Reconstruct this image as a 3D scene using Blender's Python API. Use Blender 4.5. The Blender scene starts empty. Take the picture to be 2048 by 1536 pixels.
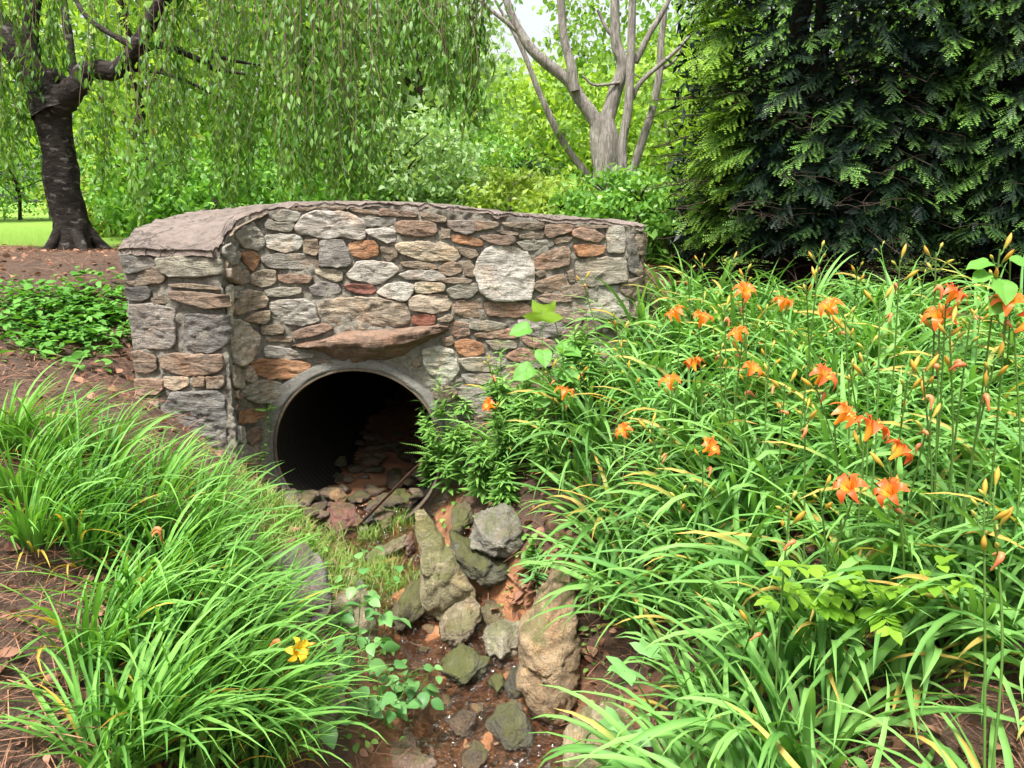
import bpy, math
import numpy as np
from mathutils import Vector, Matrix
R = math.radians
scene = bpy.context.scene
COL = scene.collection
rng = np.random.default_rng(11)

# ------------------------------------------------------------------ camera
PITCH = R(13.0); FPX = 1500.0
EYE = np.array([0.0, 0.0, 2.3])
cam_d = bpy.data.cameras.new('camera'); cam = bpy.data.objects.new('camera', cam_d); COL.objects.link(cam)
cam_d.sensor_width = 36; cam_d.lens = 36*FPX/2048; cam_d.clip_start = 0.05; cam_d.clip_end = 600
cam.location = EYE; cam.rotation_euler = (R(90)-PITCH, 0, 0); scene.camera = cam

def ray(px, py):
    u = (px-1024)/FPX; v = (768-py)/FPX
    return np.array([u, math.cos(PITCH)+v*math.sin(PITCH), -math.sin(PITCH)+v*math.cos(PITCH)])
def at(px, py, Y):
    d = ray(px, py); return EYE + d*(Y/d[1])

# ------------------------------------------------------------------ noise
def _h(ix, iy, iz, s):
    n = (ix.astype(np.int64)*374761393 + iy.astype(np.int64)*668265263 + iz.astype(np.int64)*2147483647 + s*1274126177) & 0xffffffff
    n = ((n ^ (n >> 13))*1274126177) & 0xffffffff
    n = n ^ (n >> 16)
    return (n & 0xffff)/65535.0
def noise(P, f=1.0, s=0):
    P = np.asarray(P, float)*f + 1000.0
    i = np.floor(P); t = P-i; t = t*t*(3-2*t); i = i.astype(np.int64)
    x, y, z = i[..., 0], i[..., 1], i[..., 2]; tx, ty, tz = t[..., 0], t[..., 1], t[..., 2]
    r = 0
    for a in (0, 1):
        for b in (0, 1):
            for c in (0, 1):
                w = (tx if a else 1-tx)*(ty if b else 1-ty)*(tz if c else 1-tz)
                r = r + w*_h(x+a, y+b, z+c, s)
    return r*2-1
def fbm(P, f=1.0, o=4, s=0, g=0.5):
    r = 0; a = 1
    for k in range(o):
        r = r + a*noise(P, f, s+k); a *= g; f *= 2.03
    return r
def xyz(x, y, z=0.0):
    x, y, z = np.broadcast_arrays(x, y, z); return np.stack([x, y, z], -1).astype(float)
def sstep(a, b, t):
    t = np.clip((np.asarray(t, float)-a)/(b-a), 0, 1); return t*t*(3-2*t)

# ------------------------------------------------------------------ terrain
CY = np.array([-60, 0, 2.0, 3.0, 3.6, 4.05, 4.6, 5.0, 60]); CXX = np.array([.1, .1, 0.0, -.1, -.3, -.55, -.95, -1.07, -1.07])
HY = np.array([-60, 2.0, 3.0, 3.6, 4.05, 4.6, 5.0, 60]); HW = np.array([.4, .4, .40, .38, .34, .42, .5, .5])
BY = np.array([-60, 0, 2.0, 3.0, 3.75, 4.0, 4.4, 5.0, 60]); BZ = np.array([-.6, -.2, -.13, -.08, -.04, .05, .10, .17, .22])
def ground(x, y):
    x = np.asarray(x, float); y = np.asarray(y, float)
    cx = np.interp(y, CY, CXX); hw = np.interp(y, HY, HW); bz = np.interp(y, BY, BZ)
    dr = np.maximum(x-(cx+hw), 0); dl = np.maximum((cx-hw)-x, 0)
    bank = bz + 1.38*(1-np.exp(-dr/.8)) + 1.75*(1-np.exp(-dl/1.15))
    near = np.exp(-(dr+dl)/.12)
    bank = bank + .045*fbm(xyz(x, y), 2.3, 3, 5)*(1-.7*near) + .012*fbm(xyz(x, y), 11, 2, 9)
    plat = 1.93 - .43*sstep(.9, 1.8, x)*(1-sstep(8, 13, y)) + .03*noise(xyz(x, y), .8, 3) + .012*np.maximum(y-22, 0)
    inside = sstep(-2.75, -2.35, x)*(1-sstep(.8, 1.15, x))
    t = inside*sstep(5.2, 5.32, y) + (1-inside)*sstep(4.6, 7.0, y)
    return bank*(1-t)+plat*t
def hit(px, py, lift=0.0, far=60.0):
    d = ray(px, py); t = .6
    while t < far:
        p = EYE+d*t
        if p[2] <= float(ground(p[0], p[1]))+lift: break
        t += .01 if t < 8 else .1
    return EYE+d*t

# ------------------------------------------------------------------ mesh helpers
class MB:
    def __init__(s): s.v = []; s.f3 = []; s.f4 = []; s.m3 = []; s.m4 = []; s.t = []; s.d = []; s.n = 0
    def add(s, V, F, mat=0, tint=0.5, dry=0.0):
        V = np.asarray(V, float).reshape(-1, 3); F = np.asarray(F, np.int64)
        if len(V) == 0: return
        s.v.append(V); k = F.shape[1]
        (s.f3 if k == 3 else s.f4).append(F+s.n); (s.m3 if k == 3 else s.m4).append(np.full(len(F), mat, np.int32))
        s.t.append(np.broadcast_to(np.asarray(tint, float), (len(V),))); s.d.append(np.broadcast_to(np.asarray(dry, float), (len(V),)))
        s.n += len(V)
    def merge(s, o, M=None, T=(0, 0, 0)):
        for V in [np.concatenate(o.v)]:
            W = V if M is None else V@np.asarray(M).T
            s.v.append(W+np.asarray(T))
        s.f3 += [f+s.n for f in o.f3]; s.f4 += [f+s.n for f in o.f4]; s.m3 += o.m3; s.m4 += o.m4; s.t += o.t; s.d += o.d; s.n += o.n
    def mesh(s, name, mats, off=(0, 0, 0), smooth=True):
        V = np.concatenate(s.v)-np.asarray(off); me = bpy.data.meshes.new(name)
        f3 = np.concatenate(s.f3) if s.f3 else np.zeros((0, 3), np.int64); f4 = np.concatenate(s.f4) if s.f4 else np.zeros((0, 4), np.int64)
        me.vertices.add(len(V)); me.vertices.foreach_set('co', V.astype(np.float32).ravel())
        nl = f3.size+f4.size; me.loops.add(nl); me.polygons.add(len(f3)+len(f4))
        me.loops.foreach_set('vertex_index', np.concatenate([f3.ravel(), f4.ravel()]).astype(np.int32))
        st = np.concatenate([np.arange(len(f3))*3, f3.size+np.arange(len(f4))*4]).astype(np.int32)
        me.polygons.foreach_set('loop_start', st)
        mi = np.concatenate(s.m3+s.m4) if (s.m3 or s.m4) else np.zeros(0, np.int32)
        for m in (mats if isinstance(mats, (list, tuple)) else [mats]): me.materials.append(m)
        me.polygons.foreach_set('material_index', mi.astype(np.int32))
        me.polygons.foreach_set('use_smooth', np.full(len(mi), smooth))
        for nm, arr in (('tint', s.t), ('dry', s.d)):
            a = me.attributes.new(nm, 'FLOAT', 'POINT'); a.data.foreach_set('value', np.concatenate(arr).astype(np.float32))
        me.update(); me.validate(); return me
def tag(o, label=None, cat=None, group=None, kind=None):
    if label: o['label'] = label
    if cat: o['category'] = cat
    if group: o['group'] = group
    if kind: o['kind'] = kind
    return o
def obj(name, mb, mats, parent=None, loc=(0, 0, 0), smooth=True):
    """mb holds world coordinates; the object's origin goes to loc (or to its parent's)."""
    if parent is not None: loc = wloc(parent)
    me = mb.mesh(name, mats, loc, smooth)
    o = bpy.data.objects.new(name, me); COL.objects.link(o)
    if parent is not None: o.parent = parent
    else: o.location = loc
    return o
def wloc(o):
    p = Vector(o.location); q = o.parent
    while q is not None: p = p+Vector(q.location); q = q.parent
    return tuple(p)
def put(name, me, parent=None, loc=(0, 0, 0), rot=(0, 0, 0), sc=1.0):
    o = bpy.data.objects.new(name, me); COL.objects.link(o); o.parent = parent
    o.location = loc; o.rotation_euler = rot; o.scale = (sc, sc, sc) if np.isscalar(sc) else sc
    return o
def empty(name, loc=(0, 0, 0)):
    o = bpy.data.objects.new(name, None); COL.objects.link(o); o.location = loc; o.empty_display_size = .1; return o
def nrm(a): return a/np.maximum(np.linalg.norm(a, axis=-1, keepdims=True), 1e-9)
def gridfaces(nu, nv, closed=False):
    i = np.arange(nu-1)[:, None]; j = np.arange(nv if closed else nv-1)[None, :]; j2 = (j+1) % nv
    return np.stack([i*nv+j, (i+1)*nv+j, (i+1)*nv+j2, i*nv+j2], -1).reshape(-1, 4)
def spline(P, n):
    P = np.asarray(P, float); Q = np.vstack([2*P[0]-P[1], P, 2*P[-1]-P[-2]]); out = []
    T = np.linspace(0, len(P)-1, n)
    for t in T:
        k = min(int(t), len(P)-2); u = t-k; a, b, c, d = Q[k:k+4]
        out.append(.5*((2*b)+(-a+c)*u+(2*a-5*b+4*c-d)*u*u+(-a+3*b-3*c+d)*u**3))
    return np.array(out)
def tube(mb, P, rad, n=12, k=10, mat=0, rough=0.0, rf=6.0, tint=.5, dry=0.0, seed=0, cap=True):
    """P: points, rad: radii per point; rough adds bark relief in proportion to the radius"""
    P = np.asarray(P, float); rad = np.asarray(rad, float)
    C = spline(P, n) if n != len(P) else P; r = np.interp(np.linspace(0, 1, len(C)), np.linspace(0, 1, len(rad)), rad)
    T = nrm(np.gradient(C, axis=0)); up = np.array([0.31, .95, 0.1]) if abs(T[0][2]) > .7 else np.array([0, 0, 1.0])
    A = nrm(np.cross(T, up)); B = np.cross(T, A); a = np.linspace(0, 2*np.pi, k, endpoint=False)
    D = A[:, None, :]*np.cos(a)[None, :, None]+B[:, None, :]*np.sin(a)[None, :, None]
    V = C[:, None, :]+D*r[:, None, None]
    if rough: V = V + D*(r[:, None]*rough*fbm(V*np.array([1, 1, .45]), rf, 3, seed))[..., None]
    mb.add(V, gridfaces(len(C), k, True), mat, tint, dry)
    if cap:
        mb.add(np.vstack([V[-1], C[-1:]+T[-1:]*r[-1]*.5]), np.array([[j, (j+1) % k, k] for j in range(k)]), mat, float(np.ravel(tint)[-1]), float(np.ravel(dry)[-1]))
    return C
def frames(d, nhint):
    """rotation matrices whose columns are (side, along d, normal)"""
    y = nrm(d); x = nrm(np.cross(y, nhint)); z = np.cross(x, y); return np.stack([x, y, z], -1)
def scatter(mb, V, F, M, T, scale, tint, mat=0, dry=0.0):
    N = len(T); k = len(V); scale = np.broadcast_to(np.asarray(scale, float), (N,))
    W = np.einsum('nij,kj->nki', M, V)*scale[:, None, None]+T[:, None, :]
    FF = (F[None]+(np.arange(N)*k)[:, None, None]).reshape(-1, F.shape[1])
    tint = np.repeat(np.broadcast_to(np.asarray(tint, float), (N,)), k); dry = np.repeat(np.broadcast_to(np.asarray(dry, float), (N,)), k)
    mb.add(W, FF, mat, tint, dry)
def leaf(st, fold=.18, droop=.15):
    """leaf template along +y, unit length: st = [(t, halfwidth)]; cross-section of 3 points, folded, tip drooping"""
    V = []
    for t, w in st:
        z = -droop*t*t
        V += [[-w, t, z+fold*w], [0, t, z], [w, t, z+fold*w]]
    return np.array(V), gridfaces(len(st), 3)
L_LANCE = leaf([(0, .02), (.18, .11), (.42, .17), (.7, .11), (.88, .045), (1, .004)])
L_OVAL = leaf([(0, .03), (.15, .22), (.4, .32), (.7, .24), (.9, .09), (1, .01)])
L_ROUND = leaf([(0, .1), (.12, .33), (.4, .45), (.7, .4), (.9, .2), (1, .04)], .1, .1)
L_SMALL = leaf([(0, .03), (.45, .28), (1, .01)], .2, .1)
L_NARROW = leaf([(0, .012), (.25, .07), (.55, .075), (.85, .03), (1, .003)], .3, .35)
def lobed(lobes, n=40, depth=.45):
    """palmate leaf: fan of triangles about the petiole point"""
    a = np.linspace(-2.6, 2.6, n); r = np.zeros(n)
    for c, l, w in lobes: r = np.maximum(r, l*np.exp(-((a-c)/w)**2))
    r = np.maximum(r, depth*.75*(1-.12*np.abs(a)))
    P = np.stack([np.sin(a)*r, np.cos(a)*r+.05, -.12*r*r+.05*np.cos(3*a)*r], -1)
    V = np.vstack([[[0, 0, 0]], P*.5, P]); m = n
    F = [[0, i+1, i+2] for i in range(n-1)]; Q = [[i+1, i+1+n, i+2+n, i+2] for i in range(n-1)]
    return V, np.array([q[:3] for q in Q]+[[q[0], q[2], q[3]] for q in Q]+F)
def outline_leaf(H, droop=.16, wav=.03, c=.3):
    """leaf blade from half an outline (base to tip, right side): mirrored, creased along the midrib, wavy at the margin"""
    H = np.array(H, float); Hs = np.concatenate([H[k]*(1-q)+H[k+1]*q for k in range(len(H)-1) for q in (0, .5)]+[H[-1]]).reshape(-1, 2)
    O = np.vstack([Hs, (Hs*[-1, 1])[-2:0:-1]]); n = len(O); cen = np.array([0, c]); V = []
    for t in (1, .8, .6, .4, .2, .04):
        p = cen+(O-cen)*t; x, y = p[:, 0], p[:, 1]; V.append(np.column_stack([x, y, np.abs(x)*.22-droop*(x*x+y*y)+wav*t*np.sin(9*y+4*x)]))
    return np.concatenate(V), gridfaces(6, n, True)
L_TULIP = outline_leaf([(.01,0),(.2,-.06),(.45,-.02),(.8,.16),(.62,.3),(.42,.36),(.46,.56),(.45,.84),(.24,.7),(.0,.62)], .14, .04)
L_MAPLE = outline_leaf([(.02,0),(.25,-.08),(.4,-.02),(.5,.06),(.38,.18),(.36,.28),(.55,.40),(.66,.56),(.45,.54),(.28,.58),(.24,.72),(.1,.9),(.004,1.05)])
L_BROAD = outline_leaf([(.02,0),(.22,-.05),(.36,.06),(.42,.22),(.42,.4),(.36,.6),(.24,.78),(.1,.92),(.004,1.02)], .22, .04)
def rdir(n, r=rng):
    return nrm(r.normal(size=(n, 3)))
def blades(mb, n, base, L, W, az, tilt, bend, r, seg=9, fold=.35, mat=0, tint=None, dry=None, kink=0.0, p=1.5):
    """n strap leaves: arrays of base points, length, width, azimuth, first tilt from upright, total bend"""
    s = np.linspace(0, 1, seg+1)
    th = tilt[:, None]+bend[:, None]*s[None]**p
    if kink > 0:
        kk = (r.random(n) < kink); th = th + (kk*r.uniform(.5, 1.1, n))[:, None]*(s[None] > r.uniform(.35, .8, n)[:, None])
    th = np.minimum(th, 2.9)
    a = az[:, None]+r.normal(0, .35, n)[:, None]*s[None]**2
    T = np.stack([np.sin(th)*np.cos(a), np.sin(th)*np.sin(a), np.cos(th)], -1)
    P = np.concatenate([np.zeros((n, 1, 3)), np.cumsum(T[:, :-1]*.5+T[:, 1:]*.5, 1)/seg], 1)*L[:, None, None]+base[:, None, :]
    S = np.stack([-np.sin(a), np.cos(a), 0*a], -1); N = np.cross(S, T)
    roll = r.normal(0, .35, n)[:, None, None]*s[None, :, None]*1.5
    S2 = S*np.cos(roll)+N*np.sin(roll); N2 = N*np.cos(roll)-S*np.sin(roll)
    w = (np.minimum(1, .55+.45*np.sqrt(s/.25))*np.clip(1-s**3.2, 0, 1)+.01)[None, :]*W[:, None]/2
    V = np.stack([P-S2*w[..., None]-N2*(w*fold)[..., None], P, P+S2*w[..., None]-N2*(w*fold)[..., None]], 2)
    q = 3*(seg+1); F = gridfaces(seg+1, 3)
    F = (F[None]+(np.arange(n)*q)[:, None, None]).reshape(-1, 4)
    if tint is None: tint = r.random(n)
    D = np.zeros((n, seg+1)) if dry is None else dry
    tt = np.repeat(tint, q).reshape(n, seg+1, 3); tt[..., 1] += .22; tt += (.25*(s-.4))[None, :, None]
    mb.add(V, F, mat, np.clip(tt, 0, 1.2).ravel(), np.repeat(D.reshape(n, seg+1), 3, axis=1).ravel())
# ------------------------------------------------------------------ materials
def newmat(name):
    m = bpy.data.materials.new(name); m.use_nodes = True; nt = m.node_tree; nt.nodes.clear()
    return m, nt
def N(nt, t, **kw):
    n = nt.nodes.new(t)
    for k, v in kw.items():
        if k in n.inputs: n.inputs[k].default_value = v
        else: setattr(n, k, v)
    return n
def L(nt, a, b): nt.links.new(a, b)
def rgb(c): return (c[0], c[1], c[2], 1)
def mixc(nt, fac, a, b, mode='MIX'):
    n = nt.nodes.new('ShaderNodeMix'); n.data_type = 'RGBA'; n.blend_type = mode
    for s, v in ((0, fac), (6, a), (7, b)):
        if hasattr(v, 'node'): L(nt, v, n.inputs[s])
        elif s == 0: n.inputs[0].default_value = v
        else: n.inputs[s].default_value = rgb(v)
    return n.outputs[2]
def math_(nt, op, a, b=0.0, clamp=False):
    n = nt.nodes.new('ShaderNodeMath'); n.operation = op; n.use_clamp = clamp
    for i, v in enumerate((a, b)):
        if hasattr(v, 'node'): L(nt, v, n.inputs[i])
        else: n.inputs[i].default_value = v
    return n.outputs[0]
def nz(nt, scale, detail=5, rough=.6, dist=0.0, vec=None):
    n = N(nt, 'ShaderNodeTexNoise', Scale=scale, Detail=detail, Roughness=rough, Distortion=dist)
    if vec is not None: L(nt, vec, n.inputs['Vector'])
    return n.outputs['Fac']
def ramp(nt, fac, stops):
    n = nt.nodes.new('ShaderNodeValToRGB'); e = n.color_ramp.elements
    while len(e) < len(stops): e.new(.5)
    for q, (p, c) in zip(e, stops): q.position = p; q.color = rgb(c) if len(c) == 3 else c
    L(nt, fac, n.inputs[0]); return n.outputs[0]
def step(nt, v, a, b):
    n = nt.nodes.new('ShaderNodeMapRange'); n.inputs[1].default_value = a; n.inputs[2].default_value = b; L(nt, v, n.inputs[0]); return n.outputs[0]
def coords(nt, scale=None, random=False):
    tc = nt.nodes.new('ShaderNodeTexCoord'); v = tc.outputs['Object']
    if scale is not None:
        mp = nt.nodes.new('ShaderNodeMapping'); mp.inputs['Scale'].default_value = scale; L(nt, v, mp.inputs[0]); v = mp.outputs[0]
    return v
def bump(nt, h, s, d=.02):
    n = N(nt, 'ShaderNodeBump', Strength=s, Distance=d); L(nt, h, n.inputs['Height']); return n.outputs[0]
def out(nt, sh):
    o = nt.nodes.new('ShaderNodeOutputMaterial'); L(nt, sh, o.inputs[0])
def attr(nt, name):
    n = nt.nodes.new('ShaderNodeAttribute'); n.attribute_name = name; return n.outputs['Fac']
def orand(nt): return nt.nodes.new('ShaderNodeObjectInfo').outputs['Random']

def leafmat(name, c0, c1, trans=.35, rough=.45, spec=.35, dryc=(.45, .3, .06), warm=1.25, objvar=.25):
    m, nt = newmat(name)
    c = mixc(nt, attr(nt, 'tint'), c0, c1)
    c = mixc(nt, attr(nt, 'dry'), c, dryc)
    k = math_(nt, 'ADD', math_(nt, 'MULTIPLY', orand(nt), objvar), 1-objvar/2)
    v = N(nt, 'ShaderNodeHueSaturation'); L(nt, k, v.inputs['Value']); L(nt, c, v.inputs['Color'])
    p = N(nt, 'ShaderNodeBsdfPrincipled', Roughness=rough); p.inputs['Specular IOR Level'].default_value = spec; L(nt, v.outputs[0], p.inputs['Base Color'])
    t = N(nt, 'ShaderNodeBsdfTranslucent'); tc = mixc(nt, 1.0, v.outputs[0], (warm, warm, .5), 'MULTIPLY'); L(nt, tc, t.inputs[0])
    mx = N(nt, 'ShaderNodeMixShader'); mx.inputs[0].default_value = trans; L(nt, p.outputs[0], mx.inputs[1]); L(nt, t.outputs[0], mx.inputs[2])
    out(nt, mx.outputs[0]); return m
def stonemat(name, base=None, moss=0.0, wet=0.0, lichen=.25, sc=1.0, strat=6):
    """layered field stone; the stone's own colour is the object's colour"""
    m, nt = newmat(name); oi = nt.nodes.new('ShaderNodeObjectInfo'); tc = nt.nodes.new('ShaderNodeTexCoord')
    add = nt.nodes.new('ShaderNodeVectorMath'); add.operation = 'ADD'; cmb = nt.nodes.new('ShaderNodeCombineXYZ')
    L(nt, math_(nt, 'MULTIPLY', oi.outputs['Random'], 37.0), cmb.inputs[0]); L(nt, math_(nt, 'MULTIPLY', oi.outputs['Random'], 11.0), cmb.inputs[2])
    L(nt, tc.outputs['Object'], add.inputs[0]); L(nt, cmb.outputs[0], add.inputs[1]); vec = add.outputs[0]
    rot = nt.nodes.new('ShaderNodeMapping'); L(nt, vec, rot.inputs[0]); rot.inputs['Scale'].default_value = (1.2, 1.2, strat); rot.inputs['Rotation'].default_value = (.2, .35, 0)
    big = nz(nt, 5*sc, 6, .65, .4, vec); lay = nz(nt, 5*sc, 8, .7, .8, rot.outputs[0]); fine = nz(nt, 90*sc, 5, .7, 0, vec); mid = nz(nt, 22*sc, 6, .7, .3, vec)
    c = oi.outputs['Color'] if base is None else None
    if c is None:
        r_ = nt.nodes.new('ShaderNodeRGB'); r_.outputs[0].default_value = rgb(base); c = r_.outputs[0]
    c = mixc(nt, step(nt, lay, .3, .72), mixc(nt, 1, c, (.5, .48, .46), 'MULTIPLY'), mixc(nt, 1, c, (1.4, 1.37, 1.3), 'MULTIPLY'))
    c = mixc(nt, math_(nt, 'MULTIPLY', step(nt, big, .5, .75), .55), c, mixc(nt, 1, c, (1.25, .8, .5), 'MULTIPLY'))
    c = mixc(nt, math_(nt, 'MULTIPLY', step(nt, mid, .48, .64), .6), c, mixc(nt, .65, c, (.07, .065, .06)))
    c = mixc(nt, math_(nt, 'MULTIPLY', step(nt, fine, .45, .65), .55), c, mixc(nt, 1, c, (.4, .38, .36), 'MULTIPLY'))
    if lichen: c = mixc(nt, math_(nt, 'MULTIPLY', step(nt, nz(nt, 13*sc, 7, .75, .2, vec), .58, .7), lichen), c, (.5, .5, .44))
    rough = .8
    if moss:
        g = nt.nodes.new('ShaderNodeNewGeometry'); sp = nt.nodes.new('ShaderNodeSeparateXYZ'); L(nt, g.outputs['Normal'], sp.inputs[0])
        mm = math_(nt, 'ADD', math_(nt, 'MULTIPLY', sp.outputs[2], .22), nz(nt, 7, 6, .7, .3, vec))
        mk = math_(nt, 'MULTIPLY', step(nt, mm, .66-moss*.25, .78-moss*.2), min(1, .5+moss*.5))
        c = mixc(nt, mk, c, mixc(nt, fine, (.035, .045, .012), (.15, .155, .04)))
    p = N(nt, 'ShaderNodeBsdfPrincipled', Roughness=rough-.55*wet); L(nt, c, p.inputs['Base Color']); p.inputs['Specular IOR Level'].default_value = .3+.3*wet
    h = math_(nt, 'ADD', math_(nt, 'MULTIPLY', lay, .9), math_(nt, 'ADD', math_(nt, 'MULTIPLY', mid, .5), math_(nt, 'MULTIPLY', fine, .22)))
    L(nt, bump(nt, h, 1.0, .04), p.inputs['Normal']); out(nt, p.outputs[0]); return m
def mortarmat(name, c0, c1, c2):
    m, nt = newmat(name); v = coords(nt)
    a = nz(nt, 4, 6, .65, .2, v); f = nz(nt, 130, 4, .8, 0, v); md = nz(nt, 30, 6, .75, 0, v)
    c = mixc(nt, step(nt, a, .35, .65), c0, c1); c = mixc(nt, math_(nt, 'MULTIPLY', step(nt, md, .5, .68), .6), c, c2)
    c = mixc(nt, math_(nt, 'MULTIPLY', step(nt, f, .45, .65), .7), c, mixc(nt, 1, c, (.4, .38, .35), 'MULTIPLY'))
    p = N(nt, 'ShaderNodeBsdfPrincipled', Roughness=.9); L(nt, c, p.inputs['Base Color'])
    L(nt, bump(nt, math_(nt, 'ADD', md, math_(nt, 'MULTIPLY', f, .5)), 1.0, .035), p.inputs['Normal']); out(nt, p.outputs[0]); return m
def barkmat(name, c0, c1, c2, sc=1.0, horiz=False, plates=None):
    m, nt = newmat(name); v = coords(nt, (1, 1, 3.2) if horiz else (5, 5, .9))
    a = nz(nt, 5*sc, 8, .7, 1.0, v); v2 = coords(nt); b = nz(nt, 3*sc, 5, .6, .2, v2); f = nz(nt, 60*sc, 4, .7, 0, v2)
    c = mixc(nt, step(nt, a, .38, .62), c0, c1); c = mixc(nt, math_(nt, 'MULTIPLY', step(nt, b, .5, .68), .6), c, c2)
    c = mixc(nt, math_(nt, 'MULTIPLY', step(nt, f, .5, .7), .45), c, mixc(nt, 1, c, (.5, .5, .5), 'MULTIPLY'))
    if plates:
        wv = nz(nt, 9*sc, 5, .6, .4, coords(nt, (1, 1, 2.2)))
        c = mixc(nt, math_(nt, 'MULTIPLY', step(nt, wv, .57, .64), .5), c, plates)
    p = N(nt, 'ShaderNodeBsdfPrincipled', Roughness=.85); L(nt, c, p.inputs['Base Color']); p.inputs['Specular IOR Level'].default_value = .2
    L(nt, bump(nt, math_(nt, 'ADD', a, math_(nt, 'MULTIPLY', f, .3)), .9, .03), p.inputs['Normal']); out(nt, p.outputs[0]); return m
def plain(name, c, rough=.6, spec=.3, trans=0.0, var=None):
    m, nt = newmat(name); p = N(nt, 'ShaderNodeBsdfPrincipled', Roughness=rough); p.inputs['Specular IOR Level'].default_value = spec
    if var: L(nt, mixc(nt, attr(nt, 'tint'), c, var), p.inputs['Base Color'])
    else: L(nt, mixc(nt, nz(nt, 40, 4, .6, 0, coords(nt)), [q*.75 for q in c], [min(1, q*1.25) for q in c]), p.inputs['Base Color'])
    sh = p.outputs[0]
    if trans:
        t = N(nt, 'ShaderNodeBsdfTranslucent'); L(nt, p.inputs['Base Color'].links[0].from_socket, t.inputs[0])
        mx = N(nt, 'ShaderNodeMixShader'); mx.inputs[0].default_value = trans; L(nt, sh, mx.inputs[1]); L(nt, t.outputs[0], mx.inputs[2]); sh = mx.outputs[0]
    out(nt, sh); return m

M = {}
M['stone'] = stonemat('field_stone'); M['rock'] = stonemat('stream_rock', None, .08, 0, .35, 1.5, 1.8); M['mossy'] = stonemat('mossy_stone', None, .48, 0, .3, 1.5, 1.6); M['lightmoss'] = stonemat('lightly_mossed_stone', None, .2, 0, .4, 1.5, 1.6)
M['wetstone'] = stonemat('wet_stone', None, .1, .9, 0, 1.3, 2.5)
M['mortar'] = mortarmat('lime_mortar', (.38, .35, .29), (.26, .235, .195), (.10, .105, .065))
M['collar'] = mortarmat('collar_mortar', (.31, .30, .27), (.22, .21, .19), (.14, .15, .10))
M['coping'] = mortarmat('coping_concrete', (.27, .215, .195), (.19, .15, .135), (.11, .09, .08))
def copingmat():
    m, nt = newmat('coping_concrete'); v = coords(nt); a = nz(nt, 3.2, 7, .7, .5, v); md = nz(nt, 24, 7, .8, .3, v); f = nz(nt, 150, 4, .8, 0, v); st = nz(nt, 9, 6, .7, .8, v)
    vo = N(nt, 'ShaderNodeTexVoronoi', Scale=150.0); L(nt, v, vo.inputs['Vector'])
    c = mixc(nt, step(nt, a, .35, .65), (.43, .345, .30), (.29, .225, .19)); c = mixc(nt, math_(nt, 'MULTIPLY', step(nt, st, .5, .66), .6), c, (.12, .10, .085))
    c = mixc(nt, math_(nt, 'MULTIPLY', step(nt, md, .47, .62), .55), c, mixc(nt, 1, c, (.45, .43, .41), 'MULTIPLY')); c = mixc(nt, math_(nt, 'MULTIPLY', step(nt, vo.outputs['Distance'], .45, .15), .35), c, (.42, .36, .32))
    cr = math_(nt, 'ABSOLUTE', math_(nt, 'SUBTRACT', nz(nt, 1.6, 5, .65, .8, v), .5)); ck = step(nt, cr, .012, .003); c = mixc(nt, math_(nt, 'MULTIPLY', ck, .6), c, (.05, .045, .035))
    p = N(nt, 'ShaderNodeBsdfPrincipled', Roughness=.92); L(nt, c, p.inputs['Base Color'])
    h = math_(nt, 'ADD', math_(nt, 'MULTIPLY', md, 1.2), math_(nt, 'SUBTRACT', math_(nt, 'MULTIPLY', f, .5), math_(nt, 'MULTIPLY', ck, .6))); L(nt, bump(nt, h, 1.0, .04), p.inputs['Normal']); out(nt, p.outputs[0]); return m
M['coping'] = copingmat()
M['cherrybark'] = barkmat('cherry_bark', (.012, .009, .008), (.045, .037, .031), (.02, .017, .014), 1.0, True, (.22, .21, .19))
M['palebark'] = barkmat('pale_bark', (.12, .105, .092), (.38, .35, .315), (.21, .185, .165), 1.3)
M['darkbark'] = barkmat('hemlock_bark', (.02, .014, .01), (.06, .04, .028), (.03, .02, .015), 1.0)
M['twig'] = plain('twig_wood', (.16, .12, .085), .8)
M['deadtwig'] = plain('dead_twig_wood', (.035, .023, .016), .9)
M['lily'] = leafmat('daylily_leaf', (.06, .19, .035), (.2, .40, .10), .33, .55, .25, (.5, .36, .09))
M['lily2'] = leafmat('narrow_daylily_leaf', (.055, .185, .03), (.18, .39, .075), .33, .55, .25, (.5, .33, .06))
M['stem'] = leafmat('stalk_green', (.07, .15, .03), (.13, .24, .05), .1, .5)
M['cherryleaf'] = leafmat('cherry_leaf', (.055, .16, .022), (.16, .31, .05), .48, .42, .3, (.5, .45, .05))
M['mapleleaf'] = leafmat('pale_tree_leaf', (.14, .29, .04), (.28, .46, .08), .5, .45)
M['wood1'] = leafmat('woodland_leaf', (.1, .22, .04), (.25, .42, .09), .5, .5)  # woodland leaf tones here and below lightened in place of distance haze
M['wood2'] = leafmat('yellowish_woodland_leaf', (.2, .33, .05), (.36, .50, .1), .5, .5)
M['wood3'] = leafmat('dusty_green_leaf', (.16, .28, .1), (.33, .47, .22), .45, .5)
M['wood4'] = leafmat('deep_green_leaf', (.02, .06, .02), (.06, .13, .035), .35, .5)
M['shrub'] = leafmat('shrub_leaf', (.08, .22, .035), (.22, .42, .08), .42, .4)
M['yshrub'] = leafmat('yellow_shrub_leaf', (.2, .33, .05), (.36, .46, .09), .4, .45)
M['hemnew'] = leafmat('hemlock_new_needles', (.04, .10, .022), (.14, .26, .045), .25, .5)
M['hemold'] = leafmat('hemlock_needles', (.008, .024, .013), (.026, .06, .028), .1, .5, .3)
M['hemsunlit'] = leafmat('hemlock_sunlit_needles', (.05, .13, .02), (.28, .48, .05), .4, .5, .3)  # brighter copy of the needles, standing in for sun on the outer edge
M['weed'] = leafmat('weed_leaf', (.09, .24, .045), (.24, .44, .1), .35, .4)
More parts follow.
